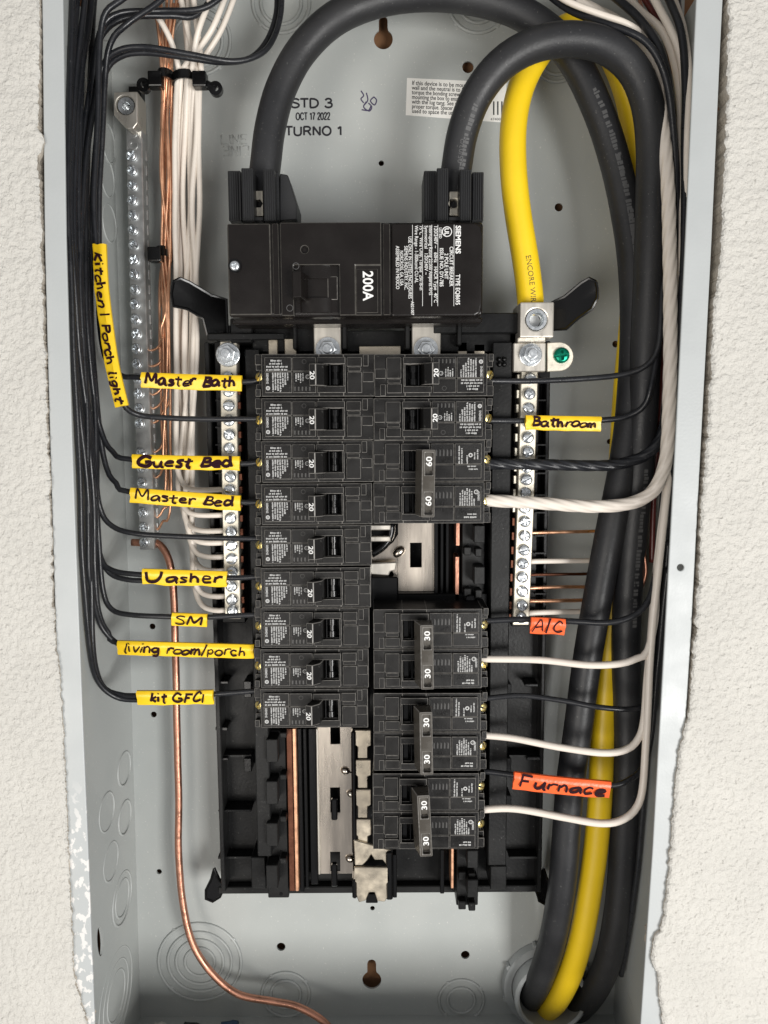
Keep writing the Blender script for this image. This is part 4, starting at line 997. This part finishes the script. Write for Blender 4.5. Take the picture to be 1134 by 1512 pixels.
def make_tape(o, text, pts, hpx, depth, m_, th=1.05, hs=.62, lf=.9, voff=0, off=.05):
    """folded tape flag round the wire with marker lettering: section is a flattened loop"""
    base = spline([P(x, y, depth/1000) for x, y in pts], .002)
    k = S(pts[0][0], pts[0][1], depth/1000); hh = hpx*k/2; rnd = random.Random(len(text)*13+int(pts[0][1]))
    m = MB(); N = 14; n = len(base); td = .0021
    for i, p in enumerate(base):
        t = (base[min(i+1, n-1)]-base[max(i-1, 0)]).normalized(); up = Vector((-t.z, 0, t.x)).normalized()
        wv = noise.noise(Vector((i*.2, hpx, pts[0][1])))*.0008; wc = noise.noise(Vector((i*.13, pts[0][1], hpx)))*.0004
        for j in range(N):
            a = 2*PI*j/N; cz, sy = math.cos(a), math.sin(a)
            r_ = (abs(cz)**3.2+abs(sy)**3.2)**(-1/3.2)
            q = p+up*(cz*r_*(hh+wv*(cz < 0)))+Vector((0, sy*r_*td*(1.0 if cz > -.2 else .55)-abs(wc)*(abs(cz) < .5), 0))
            if i in (0, n-1): q += t*(noise.noise(Vector((cz*2, i, pts[0][1])))*.0009)
            m.v.append(q)
    for i in range(n-1):
        for j in range(N): m.f.append([i*N+j, i*N+(j+1) % N, (i+1)*N+(j+1) % N, (i+1)*N+j])
    m.f.append(list(range(N))); m.f.append([(n-1)*N+j for j in range(N)])
    tp_ = m.build('tape_flag', m_, o, 'auto')
    tot = sum((base[i+1]-base[i]).length for i in range(n-1))
    mb_ = MB(); hand(mb_, text, base, 2*hh*hs, .00074*th, rnd, td+.00012, tot*off, tot*lf, voff)
    lt = mb_.build('lettering', INK); attach(lt, tp_)
BW = 'black branch circuit wires in the left gutter'
D = 3.4
wire('branch_wire', 'black wire in the left gutter with a long yellow tape reading Kitchen | Porch light', 'wire', BW,
     [(215, -25, 30), (178, 2, 30), (158, 18, 30), (150, 50, 32), (145, 120, 34), (141, 220, 36), (138, 300, 36), (141, 362, 36), (150, 450, 36), (163, 530, 36), (180, 592, 38), (200, 611, 44), (240, 617, 48), (300, 619, 50), (390, 619, 48)], D, WBLK,
     tape=('Kitchen | Porch light', [(147, 361), (150, 420), (157, 480), (166, 540), (180, 600)], 21, 34.5, TAPEY, .85, .6, .93))
wire('branch_wire', 'black wire with yellow tape reading Master Bath', 'wire', BW,
     [(262, -25, 45), (232, 5, 42), (188, 36, 38), (165, 62, 40), (156, 110, 44), (150, 220, 48), (146, 300, 50), (146, 400, 52), (148, 480, 54), (156, 530, 55), (178, 554, 54), (209, 557, 52), (357, 563, 50), (390, 557, 48)], D, WBLK,
     tape=('Master Bath', [(209, 561), (280, 564), (357, 566)], 23, 48.5, TAPEY))
wire('branch_wire', 'black wire with yellow tape reading Guest Bed', 'wire', BW,
     [(345, -20, 60), (300, 12, 56), (235, 17, 52), (178, 20, 45), (152, 42, 44), (140, 100, 46), (130, 200, 50), (126, 350, 52), (130, 480, 54), (140, 590, 54), (150, 640, 54), (165, 666, 52), (195, 679, 50), (355, 686, 50), (390, 681, 48)], D, WBLK,
     tape=('Guest Bed', [(196, 681), (270, 683), (354, 684)], 21, 48, TAPEY, 1.3, .72))
wire('branch_wire', 'black wire with yellow tape reading Master Bed', 'wire', BW,
     [(330, -25, 64), (290, 22, 60), (252, 24, 56), (180, 28, 46), (146, 60, 48), (134, 120, 52), (124, 220, 56), (128, 350, 58), (135, 500, 58), (146, 620, 57), (158, 690, 55), (172, 714, 53), (195, 728, 51), (355, 741, 50), (390, 738, 48)], D, WBLK,
     tape=('Master Bed', [(193, 731), (270, 737), (355, 743)], 23, 48, TAPEY, 1.05))
wire('branch_wire', 'black wire without tape crossing from the left gutter to a breaker', 'wire', BW,
     [(416, -25, 70), (415, 20, 70), (405, 55, 68), (385, 80, 62), (345, 91, 56), (280, 80, 48), (215, 71, 42), (175, 76, 42), (152, 98, 44), (138, 160, 46), (124, 260, 48), (118, 400, 52), (126, 560, 54), (140, 690, 54), (148, 750, 54), (165, 776, 52), (200, 788, 51), (270, 793, 50), (390, 795, 48)], D, WBLK)
wire('branch_wire', 'black wire with yellow tape reading Washer', 'wire', BW,
     [(408, -25, 76), (408, 20, 75), (395, 60, 72), (370, 86, 68), (330, 92, 62), (280, 86, 54), (215, 78, 49), (178, 84, 48), (156, 108, 50), (146, 170, 52), (136, 300, 54), (134, 450, 55), (142, 640, 54), (144, 770, 54), (148, 822, 54), (165, 842, 52), (212, 849, 50), (335, 853, 49), (390, 851, 48)], D, WBLK,
     tape=('Washer', [(211, 851), (270, 853), (335, 855)], 24, 47.5, TAPEY, 1.15))
wire('branch_wire', 'black wire with short yellow tape reading SM', 'wire', BW,
     [(128, -25, 40), (124, 20, 40), (116, 90, 42), (108, 180, 46), (104, 280, 50), (108, 400, 54), (122, 560, 56), (136, 680, 56), (146, 800, 55), (152, 870, 54), (165, 899, 53), (195, 908, 51), (255, 911, 49), (306, 912, 48), (390, 907, 48)], D, WBLK,
     tape=('SM', [(254, 914), (280, 915), (306, 916)], 20, 46.5, TAPEY, .85, .66, .8, 0, .1))
wire('branch_wire', 'black wire with long yellow tape reading living room/porch', 'wire', BW,
     [(138, -25, 56), (132, 40, 56), (120, 110, 58), (112, 200, 62), (110, 320, 64), (114, 460, 64), (126, 600, 62), (138, 740, 60), (141, 850, 58), (146, 905, 55), (160, 935, 52), (185, 952, 50), (370, 961, 48), (390, 962, 48)], D, WBLK,
     tape=('living room/porch', [(174, 956), (270, 959), (375, 962)], 22, 46.5, TAPEY, .8, .62))
wire('branch_wire', 'black wire with yellow tape reading kit GFCI', 'wire', BW,
     [(108, -25, 60), (106, 60, 62), (104, 150, 66), (100, 280, 70), (104, 420, 70), (116, 580, 68), (128, 720, 66), (134, 850, 62), (137, 940, 58), (143, 990, 55), (156, 1017, 53), (180, 1026, 51), (205, 1027, 50), (315, 1025, 49), (390, 1019, 48)], D, WBLK,
     tape=('kit GFCI', [(203, 1030), (260, 1030), (315, 1029)], 22, 47, TAPEY, .95, .62, .72, 0, .18))
SG = 'untaped black wires deep in the left gutter'
for x, dd, lab, end in ((101, 74, 'the kit GFCI tape', [(124, 860, 56), (132, 950, 54), (144, 1004, 54), (172, 1029, 54), (212, 1033, 54), (270, 1033, 53)]),
                        (116, 78, 'the living room/porch tape', [(130, 820, 58), (138, 880, 56), (150, 925, 54), (178, 952, 53), (215, 962, 53), (300, 963, 52)]),
                        (128, 74, 'the Washer tape', [(140, 760, 60), (146, 815, 58), (162, 846, 55), (190, 856, 54), (225, 857, 53), (300, 857, 52)])):
    wire('spare_wire', 'black wire deep in the left gutter, ending behind '+lab, 'wire', SG, [(x+14, -25, dd), (x+4, 120, dd), (x, 300, dd+2), (x+6, 480, dd), (x+14, 640, dd-6)]+end, 3.4, WBLK)
# white neutrals, left
WG = 'white neutral wires in the left bundle'
ends = [(723, 0), (761, 1), (784, 2), (802, 3), (823, 4), (843, 5), (880, 6), (901, 7)]
tops = [(228, 20, 60), (262, -25, 70), (276, -25, 74), (284, -25, 66), (318, -25, 62), (335, -20, 66), (352, -22, 72), (268, -22, 80)]
for i, (ye, k_) in enumerate(ends):
    x = 262+i*4.6 if i < 7 else 276; dd = 74+(i % 3)*5
    t = tops[i]; xm = 262+((i*5) % 8)*4.8; ww = random.Random(i+80)
    xx = 256+i*4.2 if i < 6 else 262+i*3
    pts = [t]
    if i == 0: pts += [(236, 30, 62), (252, 60, 66)]
    elif i in (4, 5, 6): pts += [(t[0]-26, 45, t[2])]
    pts += [(xm+2, 100, 74), (xm, 125, 76), (xm-2+ww.uniform(-3, 3), 210, dd+4), (xm-3+ww.uniform(-4, 3), 310, dd+8), (xm-3+ww.uniform(-4, 3), 420, dd+8), (xm-4+ww.uniform(-4, 3), 540, dd+8), (xx+4, ye-70, dd+2), (xx+6, ye-30, dd), (xx+16, ye-7, 72), (xx+34, ye, 68), (330, ye, 67), (341, ye, 67)]
    if i in (2, 5): pts = [p if j > 2 else (p[0]+3, p[1], p[2]) for j, p in enumerate(pts)]
    wire('neutral_wire', 'white wire landing on the left neutral bar '+('just above the Master Bed tape', 'first below the Master Bed tape', 'just above the untaped black wire', 'just below the untaped black wire', 'second below the untaped black wire', 'just above the Washer tape', 'first below the Washer tape', 'just above the SM tape')[i], 'wire', WG, pts, 3.5, WWHT)
# thin bare copper, left
CG = 'thin bare copper ground wires in the left bundle'
for i, ye in enumerate((517, 540, 582, 603, 624, 668, 706, 746, 765, 784)):
    cw = random.Random(i+40)
    xm = 239+(i % 6)*3.6; dd = 80+(i % 3)*5
    pts = [(228+(i % 5)*9, -25 if i % 2 else 5, 72), (235+(i % 5)*5, 50, 74), (xm, 118, 78), (xm-1+cw.uniform(-2, 2), 180, dd), (xm-1+cw.uniform(-3, 3), 260, dd), (240+(i % 4)*4+cw.uniform(-1, 2), 370, dd+4), (247-(i % 3)*5+cw.uniform(-3, 3), 450, dd+4), (238+(i % 5)*3.5, ye-50 if ye > 530 else ye-30, dd+6), (240, ye-14, 94), (232, ye-2, 94), (222, ye+1, 94), (214, ye, 94)]
    wire('ground_wire', 'thin copper wire curling into the ground bar, '+('topmost of them all', 'just above the Master Bath tape', 'first below the Master Bath tape', 'just above the Kitchen wire', 'just below the Kitchen wire', 'just above the Guest Bed tape', 'just above the Master Bed tape', 'first below the Master Bed tape', 'second below the Master Bed tape', 'just above the heavy copper conductor')[i], 'wire', CG, pts, 1.75, COP, n=8)
wire('ground_conductor', 'heavy bare copper conductor sweeping down to the bottom of the box', 'wire', None,
     [(196, 800, 93), (212, 801, 93), (232, 801, 92), (246, 816, 91), (254, 845, 90), (258, 900, 90), (260, 970, 90), (262, 1080, 90), (263, 1180, 90), (264, 1260, 90), (269, 1330, 89), (284, 1392, 88), (312, 1436, 87), (350, 1467, 86), (400, 1478, 85), (440, 1487, 84), (478, 1508, 80), (500, 1535, 76)], 5.0, COPB, n=16)
# right side branch wires
RG = 'branch wires on the right of the breakers'
wire('branch_wire', 'thin black wire to the top breaker of the right column', 'wire', RG,
     [(700, 562, 47), (728, 563, 48), (780, 563, 50), (860, 559, 50), (920, 553, 46), (955, 540, 42), (972, 515, 40), (977, 470, 40), (980, 380, 44), (985, 260, 52), (990, 160, 60)], 3.5, WBLK)
wire('branch_wire', 'black wire with yellow tape reading Bathroom', 'wire', RG,
     [(700, 621, 47), (728, 621, 48), (770, 621, 49), (890, 620, 48), (930, 614, 46), (953, 598, 42), (963, 565, 40), (970, 520, 44), (978, 440, 52), (985, 330, 60)], 3.5, WBLK,
     tape=('Bathroom', [(776, 624), (830, 625), (887, 626)], 22, 46, TAPEY, .9, .62, .86, 0, .08))
wire('branch_wire', 'thick black stranded wire to the 60 amp breaker', 'wire', RG,
     [(695, 685, 47), (728, 685, 48), (800, 686, 49), (890, 687, 48), (940, 678, 46), (968, 660, 44), (982, 630, 44), (988, 570, 46), (992, 450, 56), (992, 300, 66), (985, 160, 70)], 6.6, WBLK, ridge=(6, .16, 560), n=36, smooth=.0012)
wire('branch_wire', 'thick white stranded wire to the 60 amp breaker looping up the right gutter', 'wire', RG,
     [(700, 740, 47), (724, 740, 48), (800, 743, 46), (880, 748, 40), (930, 744, 34), (962, 728, 28), (978, 700, 26), (986, 660, 26), (989, 560, 28), (990, 440, 30), (988, 340, 32), (982, 230, 36), (974, 156, 40), (962, 96, 46), (944, 62, 54), (922, 42, 62), (890, 24, 68), (850, 4, 72)], 7.6, WWHT, ridge=(6, .13, 480), n=36, smooth=.0012)
wire('branch_wire', 'black wire with orange tape reading A/C', 'wire', RG,
     [(695, 917, 47), (720, 916, 48), (780, 914, 49), (850, 917, 46), (900, 918, 34), (935, 908, 32), (955, 890, 32), (966, 860, 34), (975, 800, 40), (985, 700, 50), (994, 560, 60)], 3.8, WBLK,
     tape=('A/C', [(783, 923), (810, 924), (834, 926)], 25, 40, TAPEO, .75, .72, .9))
ct_ = [(955, 962, 28), (966, 915, 30), (970, 860, 32), (976, 790, 36), (986, 700, 44), (994, 560, 52), (998, 400, 58)]
wire('branch_wire', 'white wire to the 30 amp breaker just below the A/C tape', 'wire', RG,
     [(695, 972, 47), (718, 972, 48), (800, 975, 45), (868, 982, 34), (915, 980, 30), (940, 972, 28)]+ct_, 4.4, WWHT)
wire('branch_wire', 'untaped thin black wire between two white wires on the right', 'wire', RG,
     [(695, 1031, 47), (716, 1031, 48), (770, 1027, 47), (830, 1035, 40), (880, 1044, 33), (930, 1047, 33), (956, 1038, 36), (966, 1010, 40), (974, 930, 46), (986, 800, 54)], 3.4, WBLK)
wire('branch_wire', 'white wire joining the right column just above the Furnace tape', 'wire', RG,
     [(695, 1085, 47), (714, 1086, 48), (762, 1090, 46), (830, 1104, 34), (890, 1112, 29), (925, 1107, 28), (943, 1090, 28), (951, 1060, 29), (955, 1000, 31), (960, 940, 36), (972, 820, 44), (986, 700, 52)], 4.4, WWHT)
wire('branch_wire', 'black wire with orange tape reading Furnace', 'wire', RG,
     [(695, 1138, 47), (716, 1139, 48), (757, 1144, 46), (830, 1154, 36), (900, 1159, 31), (930, 1150, 32), (950, 1130, 36), (962, 1080, 44), (972, 980, 50), (986, 840, 56)], 3.6, WBLK,
     tape=('Furnace', [(758, 1152), (830, 1160), (900, 1166)], 27, 30, TAPEO, 1.15, .62))
wire('branch_wire', 'lowest white wire on the right, passing in front of the yellow cable', 'wire', RG,
     [(692, 1195, 47), (712, 1195, 48), (760, 1194, 46), (830, 1206, 33), (890, 1215, 27), (922, 1209, 25), (942, 1190, 25), (951, 1155, 26), (955, 1080, 27), (958, 1000, 27), (963, 940, 27), (971, 850, 28), (981, 760, 30), (990, 660, 38), (996, 520, 50)], 4.6, WWHT)
# right neutral bar wires (pass behind the heavy cables)
for x1, y, m_, dd, lab in ((885, 786, COP, 2.2, 'upper bare copper wire'), (880, 829, WWHT, 3.4, 'upper white wire'), (876, 848, COPD, 2.0, 'dark bare copper wire'), (874, 868, COP, 2.3, 'bare copper wire third down'), (872, 888, COP, 2.5, 'lowest bare copper wire'), (868, 905, WWHT, 3.6, 'white wire above the A/C tape')):
    nm = 'neutral_wire' if m_ is WWHT else 'ground_wire'
    wire(nm, lab+' from the right neutral bar behind the heavy cables', 'wire', 'wires on the right neutral bar', [(772, y+1, 68), (790, y, 68), (830, y-1, 74), (x1, y-2, 88), (915, y-8, 94), (940, y-40, 95), (950, y-110, 95)], dd, m_, n=10)
# wires crowding the upper right corner and gutter
TG = 'wires bundled in the upper right gutter'
for nm, lab, m_, dd, pts in (
    ('branch_wire', 'white wire crossing the upper right corner above the cable loop', WWHT, 3.6, [(800, -25, 50), (838, 2, 44), (885, 20, 40), (925, 34, 38), (950, 54, 44), (968, 90, 58), (985, 200, 70), (990, 330, 76)]),
    ('branch_wire', 'black wire crossing the upper right corner just under a white wire', WBLK, 4.0, [(795, -20, 60), (840, 14, 52), (890, 33, 38), (928, 46, 32), (954, 62, 30), (974, 92, 30), (988, 140, 32), (997, 220, 36), (1000, 320, 42), (1000, 450, 50), (992, 620, 64), (985, 760, 66), (975, 900, 66), (965, 1050, 66)]),
    ('branch_wire', 'black wire curving down the right gutter beside the thick white wire', WBLK, 4.6, [(880, -25, 60), (915, 2, 50), (942, 25, 42), (965, 55, 36), (982, 100, 34), (994, 180, 36), (1000, 280, 38), (1003, 400, 42), (1000, 520, 48), (994, 640, 54), (986, 780, 60)]),
    ('branch_wire', 'pale wire curving down the right gutter behind black wires', WWHT, 4.4, [(910, -20, 66), (945, 18, 60), (975, 45, 54), (993, 85, 52), (1004, 150, 54), (1007, 240, 56), (1008, 330, 60), (1006, 450, 64)]),
    ('branch_wire', 'pale wire dropping steeply into the upper right gutter', WWHT, 4.4, [(955, -25, 56), (972, 8, 52), (990, 42, 48), (1003, 76, 50), (1010, 130, 56), (1010, 260, 66), (1004, 420, 72)]),
    ('branch_wire', 'black wire pressed against the right flange', WBLK, 4.4, [(975, -25, 46), (992, 10, 42), (1006, 50, 40), (1011, 110, 42), (1012, 220, 46), (1010, 330, 52), (1006, 450, 58), (1000, 600, 62)]),
    ('branch_wire', 'pale wire nearest the upper right corner of the box', WWHT, 3.8, [(988, -25, 60), (1000, 10, 58), (1010, 44, 58), (1016, 110, 60), (1014, 240, 68), (1006, 400, 74)]),
    ('branch_wire', 'dark red wire showing between wires in the right gutter', WRED, 3.6, [(940, -20, 74), (975, 40, 72), (992, 90, 70), (1004, 160, 70), (1000, 300, 70), (985, 480, 66), (975, 620, 62), (966, 740, 60), (962, 830, 60)]),
    ('branch_wire', 'black wire running straight down the right gutter to the bottom', WBLK, 3.8, [(1000, -25, 78), (1004, 100, 80), (1000, 300, 84), (988, 520, 84), (978, 740, 84), (965, 960, 84), (950, 1180, 84), (935, 1330, 86), (918, 1440, 88)]),
    ('ground_wire', 'bare copper wire glimpsed beside the heavy cable in the right gutter', COPB, 2.2, [(940, -20, 88), (958, 60, 88), (972, 200, 88), (966, 400, 82), (958, 560, 72), (952, 700, 58), (950, 800, 54), (953, 845, 54), (945, 872, 58)])):
    wire(nm, lab, 'wire', TG, pts, dd, m_)
# ------------------------------------------------------------------ heavy feeder cables
def cable(label, pts, dia, m_, n=28):
    pts = [keep_inside(x, y, d_, dia) for x, y, d_ in pts]
    path = spline(PP(pts), .004)
    path = [p+Vector((noise.noise(p*14+Vector((dia, 1, 2))), noise.noise(p*14+Vector((3, dia, 7))), 0))*.0012 for p in path]
    m = MB(); m.tube(path, [dia/2000*(1+.006*noise.noise(p*25)) for p in path], n); o = m.build('feeder_cable', m_, None, True); tag(o, label, 'cable', 'heavy feeder cables'); return o, path
cA, pA = cable('heavy black cable from the left main lug looping behind the other black loop',
     [(381, 330, 56), (387, 285, 55), (393, 240, 55), (400, 190, 56), (416, 132, 57), (446, 76, 58), (492, 30, 58), (550, 3, 60), (615, -8, 62), (690, -4, 64), (760, 16, 66), (815, 52, 66), (853, 100, 66), (882, 160, 66), (904, 225, 66), (922, 300, 64), (935, 390, 62), (938, 500, 60), (930, 610, 58), (916, 700, 56), (901, 780, 55), (884, 880, 55), (869, 970, 55), (855, 1060, 55), (843, 1150, 56), (836, 1230, 58), (828, 1320, 62), (815, 1390, 70), (798, 1440, 84), (786, 1468, 104), (780, 1480, 130)], 18.4, CBLK)
cB, pB = cable('heavy black cable from the right main lug looping in front at upper right',
     [(667, 330, 54), (670, 285, 53), (674, 245, 51), (682, 195, 48), (702, 143, 44), (738, 97, 40), (785, 68, 37), (840, 58, 36), (893, 68, 37), (932, 98, 39), (954, 145, 41), (963, 210, 43), (963, 290, 45), (960, 380, 47), (955, 480, 50), (948, 600, 53), (938, 720, 56), (930, 830, 58), (926, 940, 60), (926, 1050, 62), (925, 1150, 64), (921, 1250, 67), (912, 1340, 72), (895, 1420, 80), (870, 1470, 94), (846, 1495, 112), (835, 1500, 135)], 18.4, CBLK)
cY, pY = cable('heavy yellow cable arching from the right lug and down to the conduit',
     [(784, 470, 62), (783, 440, 62), (776, 390, 62), (765, 320, 62), (758, 250, 62), (759, 185, 64), (770, 130, 67), (792, 85, 70), (820, 52, 74), (852, 38, 78), (885, 52, 82), (912, 100, 84), (930, 160, 86), (940, 240, 86), (940, 330, 86), (934, 440, 84), (926, 560, 82), (918, 700, 78), (910, 820, 74), (902, 920, 71), (895, 1010, 69), (889, 1100, 67), (884, 1190, 66), (877, 1280, 66), (864, 1360, 68), (845, 1430, 75), (824, 1475, 90), (808, 1490, 110), (802, 1492, 135)], 16.2, YEL)
rnd = random.Random(2)
def plen(p): return sum((p[i+1]-p[i]).length for i in range(len(p)-1))
def dist_to(path, px, py):
    best, bd, acc = 0, 1e9, 0
    for i, p in enumerate(path):
        if i: acc += (p-path[i-1]).length
        q = P(px, py, p.y); e = (q-p).length
        if e < bd: bd, best = e, acc
    return best
m = MB(); tube_text(m, list(reversed(pY)), .0081, plen(pY)-dist_to(pY, 770, 360), '', .0042, .5, True, rnd) if False else None
def rev_text(path, r, px, py, s, size, ang, name, m_, parent, rnd=None):
    q = list(reversed(path)); mb_ = MB(); tube_text(mb_, q, r, dist_to(q, px, py), s, size, ang, False, rnd); attach(mb_.build(name, m_), parent)
def fwd_text(path, r, px, py, s, size, ang, name, m_, parent, rnd=None):
    mb_ = MB(); tube_text(mb_, path, r, dist_to(path, px, py), s, size, ang, False, rnd); attach(mb_.build(name, m_), parent)
rev_text(pY, .0081, 775, 376, 'ENCORE WIRE CORP', .0046, .05, 'printed_text', YINK, cY)
rev_text(pB, .0092, 700, 150, '', .0036, .25, 'printed_text', GPRINT, cB, rnd)
fwd_text(pB, .0092, 672, 250, '05/03/2', .0044, -.1, 'printed_text', GPRINT, cB)
fwd_text(pA, .0092, 872, 140, '', .0036, -.1, 'printed_text', GPRINT, cA, rnd)
fwd_text(pA, .0092, 905, 235, '', .0038, -.1, 'printed_text', GPRINT, cA, rnd)
fwd_text(pA, .0092, 930, 345, '', .0038, -.1, 'printed_text', GPRINT, cA, rnd)
fwd_text(pB, .0092, 940, 690, '', .0036, .2, 'printed_text', GPRINT, cB, rnd)

# ------------------------------------------------------------------ cable ties
def tie(label, cx, cy, w_, Y, head, tail, hw=.0052):
    t = thing('cable_tie', label, 'cable tie', P(cx, cy, Y))
    c = P(cx, cy, Y); k = S(cx, cy, Y); m = MB(); N = 28; v = []
    for i in range(N):
        a = 2*PI*i/N; x, y = c.x+math.cos(a)*w_/2*k, c.y+math.sin(a)*.011
        for dr, dz in ((0, -hw/2), (0, hw/2), (.0012, hw/2), (.0012, -hw/2)):
            v.append((x+math.cos(a)*dr, y+math.sin(a)*dr, c.z+dz+.0006*math.cos(a)))
    f = []
    for i in range(N):
        for j in range(4): f.append((i*4+j, i*4+(j+1) % 4, ((i+1) % N)*4+(j+1) % 4, ((i+1) % N)*4+j))
    m.add(v, f); m.build('band', BLK, t, 'auto')
    h = P(head[0], head[1], Y-.0105); m = MB(); m.box(h.x-.0042, h.x+.0042, h.y-.0045, h.y+.003, h.z-.0045, h.z+.0045); m.build('head', BLK, t, bevel=.0008, seg=2)
    if tail:
        e = P(tail[0], tail[1], Y-.009); d = (e-h); m = MB(); m.tube([h, h+d*.5, e], [.003, .0026, .003], 8, squash=(Vector((0, 1, 0)), .6)); m.lathe((e.x, e.z), [(.0018, e.y+.002), (.0018, e.y-.002), (.0042, e.y-.002), (.0042, e.y+.002)], 18); m.build('mounting_eye', BLK, t, 'auto')
tie('black cable tie with round eye around the bare copper wires', 247, 119, 20, .080, (231, 120), (213, 127))
tie('black cable tie with round eye around the white wires', 276, 121, 36, .080, (296, 120), (319, 132))
tie('small black tie lower down on the copper wires beside the ground bar', 243, 376, 16, .092, (230, 377), None, .0062)

# ------------------------------------------------------------------ debris on the floor of the box
dr = random.Random(4)
for lab, m_, x, y, r, ln in (('black plastic scrap lying on the box floor', BLK, 282, 1506, .0026, .014), ('blue wire scrap lying on the box floor', mat('blue_scrap', (.02, .05, .11), .4), 337, 1509, .0032, .012), ('brass coloured screw lying on the box floor', BRASS, 372, 1506, .0024, .016), ('white plaster crumb lying on the box floor', PLASTER, 235, 1505, .004, .008), ('bent brass offcut lying on the box floor beside a black scrap', BRASS, 306, 1505, .0018, .014)):
    p = P(x, y, .092); p.z = zbot+r; p.y = .098-dr.random()*.012; a = dr.uniform(-.5, .5); d = Vector((math.cos(a), math.sin(a)*.6, 0))*ln/2
    m = MB(); pts = spline([p-d, p+Vector((0, .001, 0)), p+d], .002); m.tube(pts, [r*dr.uniform(.7, 1) for _ in pts], 8); tag(m.build('debris', m_, None, 'auto'), lab, 'debris', 'scraps on the box floor')
for o in bpy.data.objects:
    if '_local' in o.keys(): del o['_local']
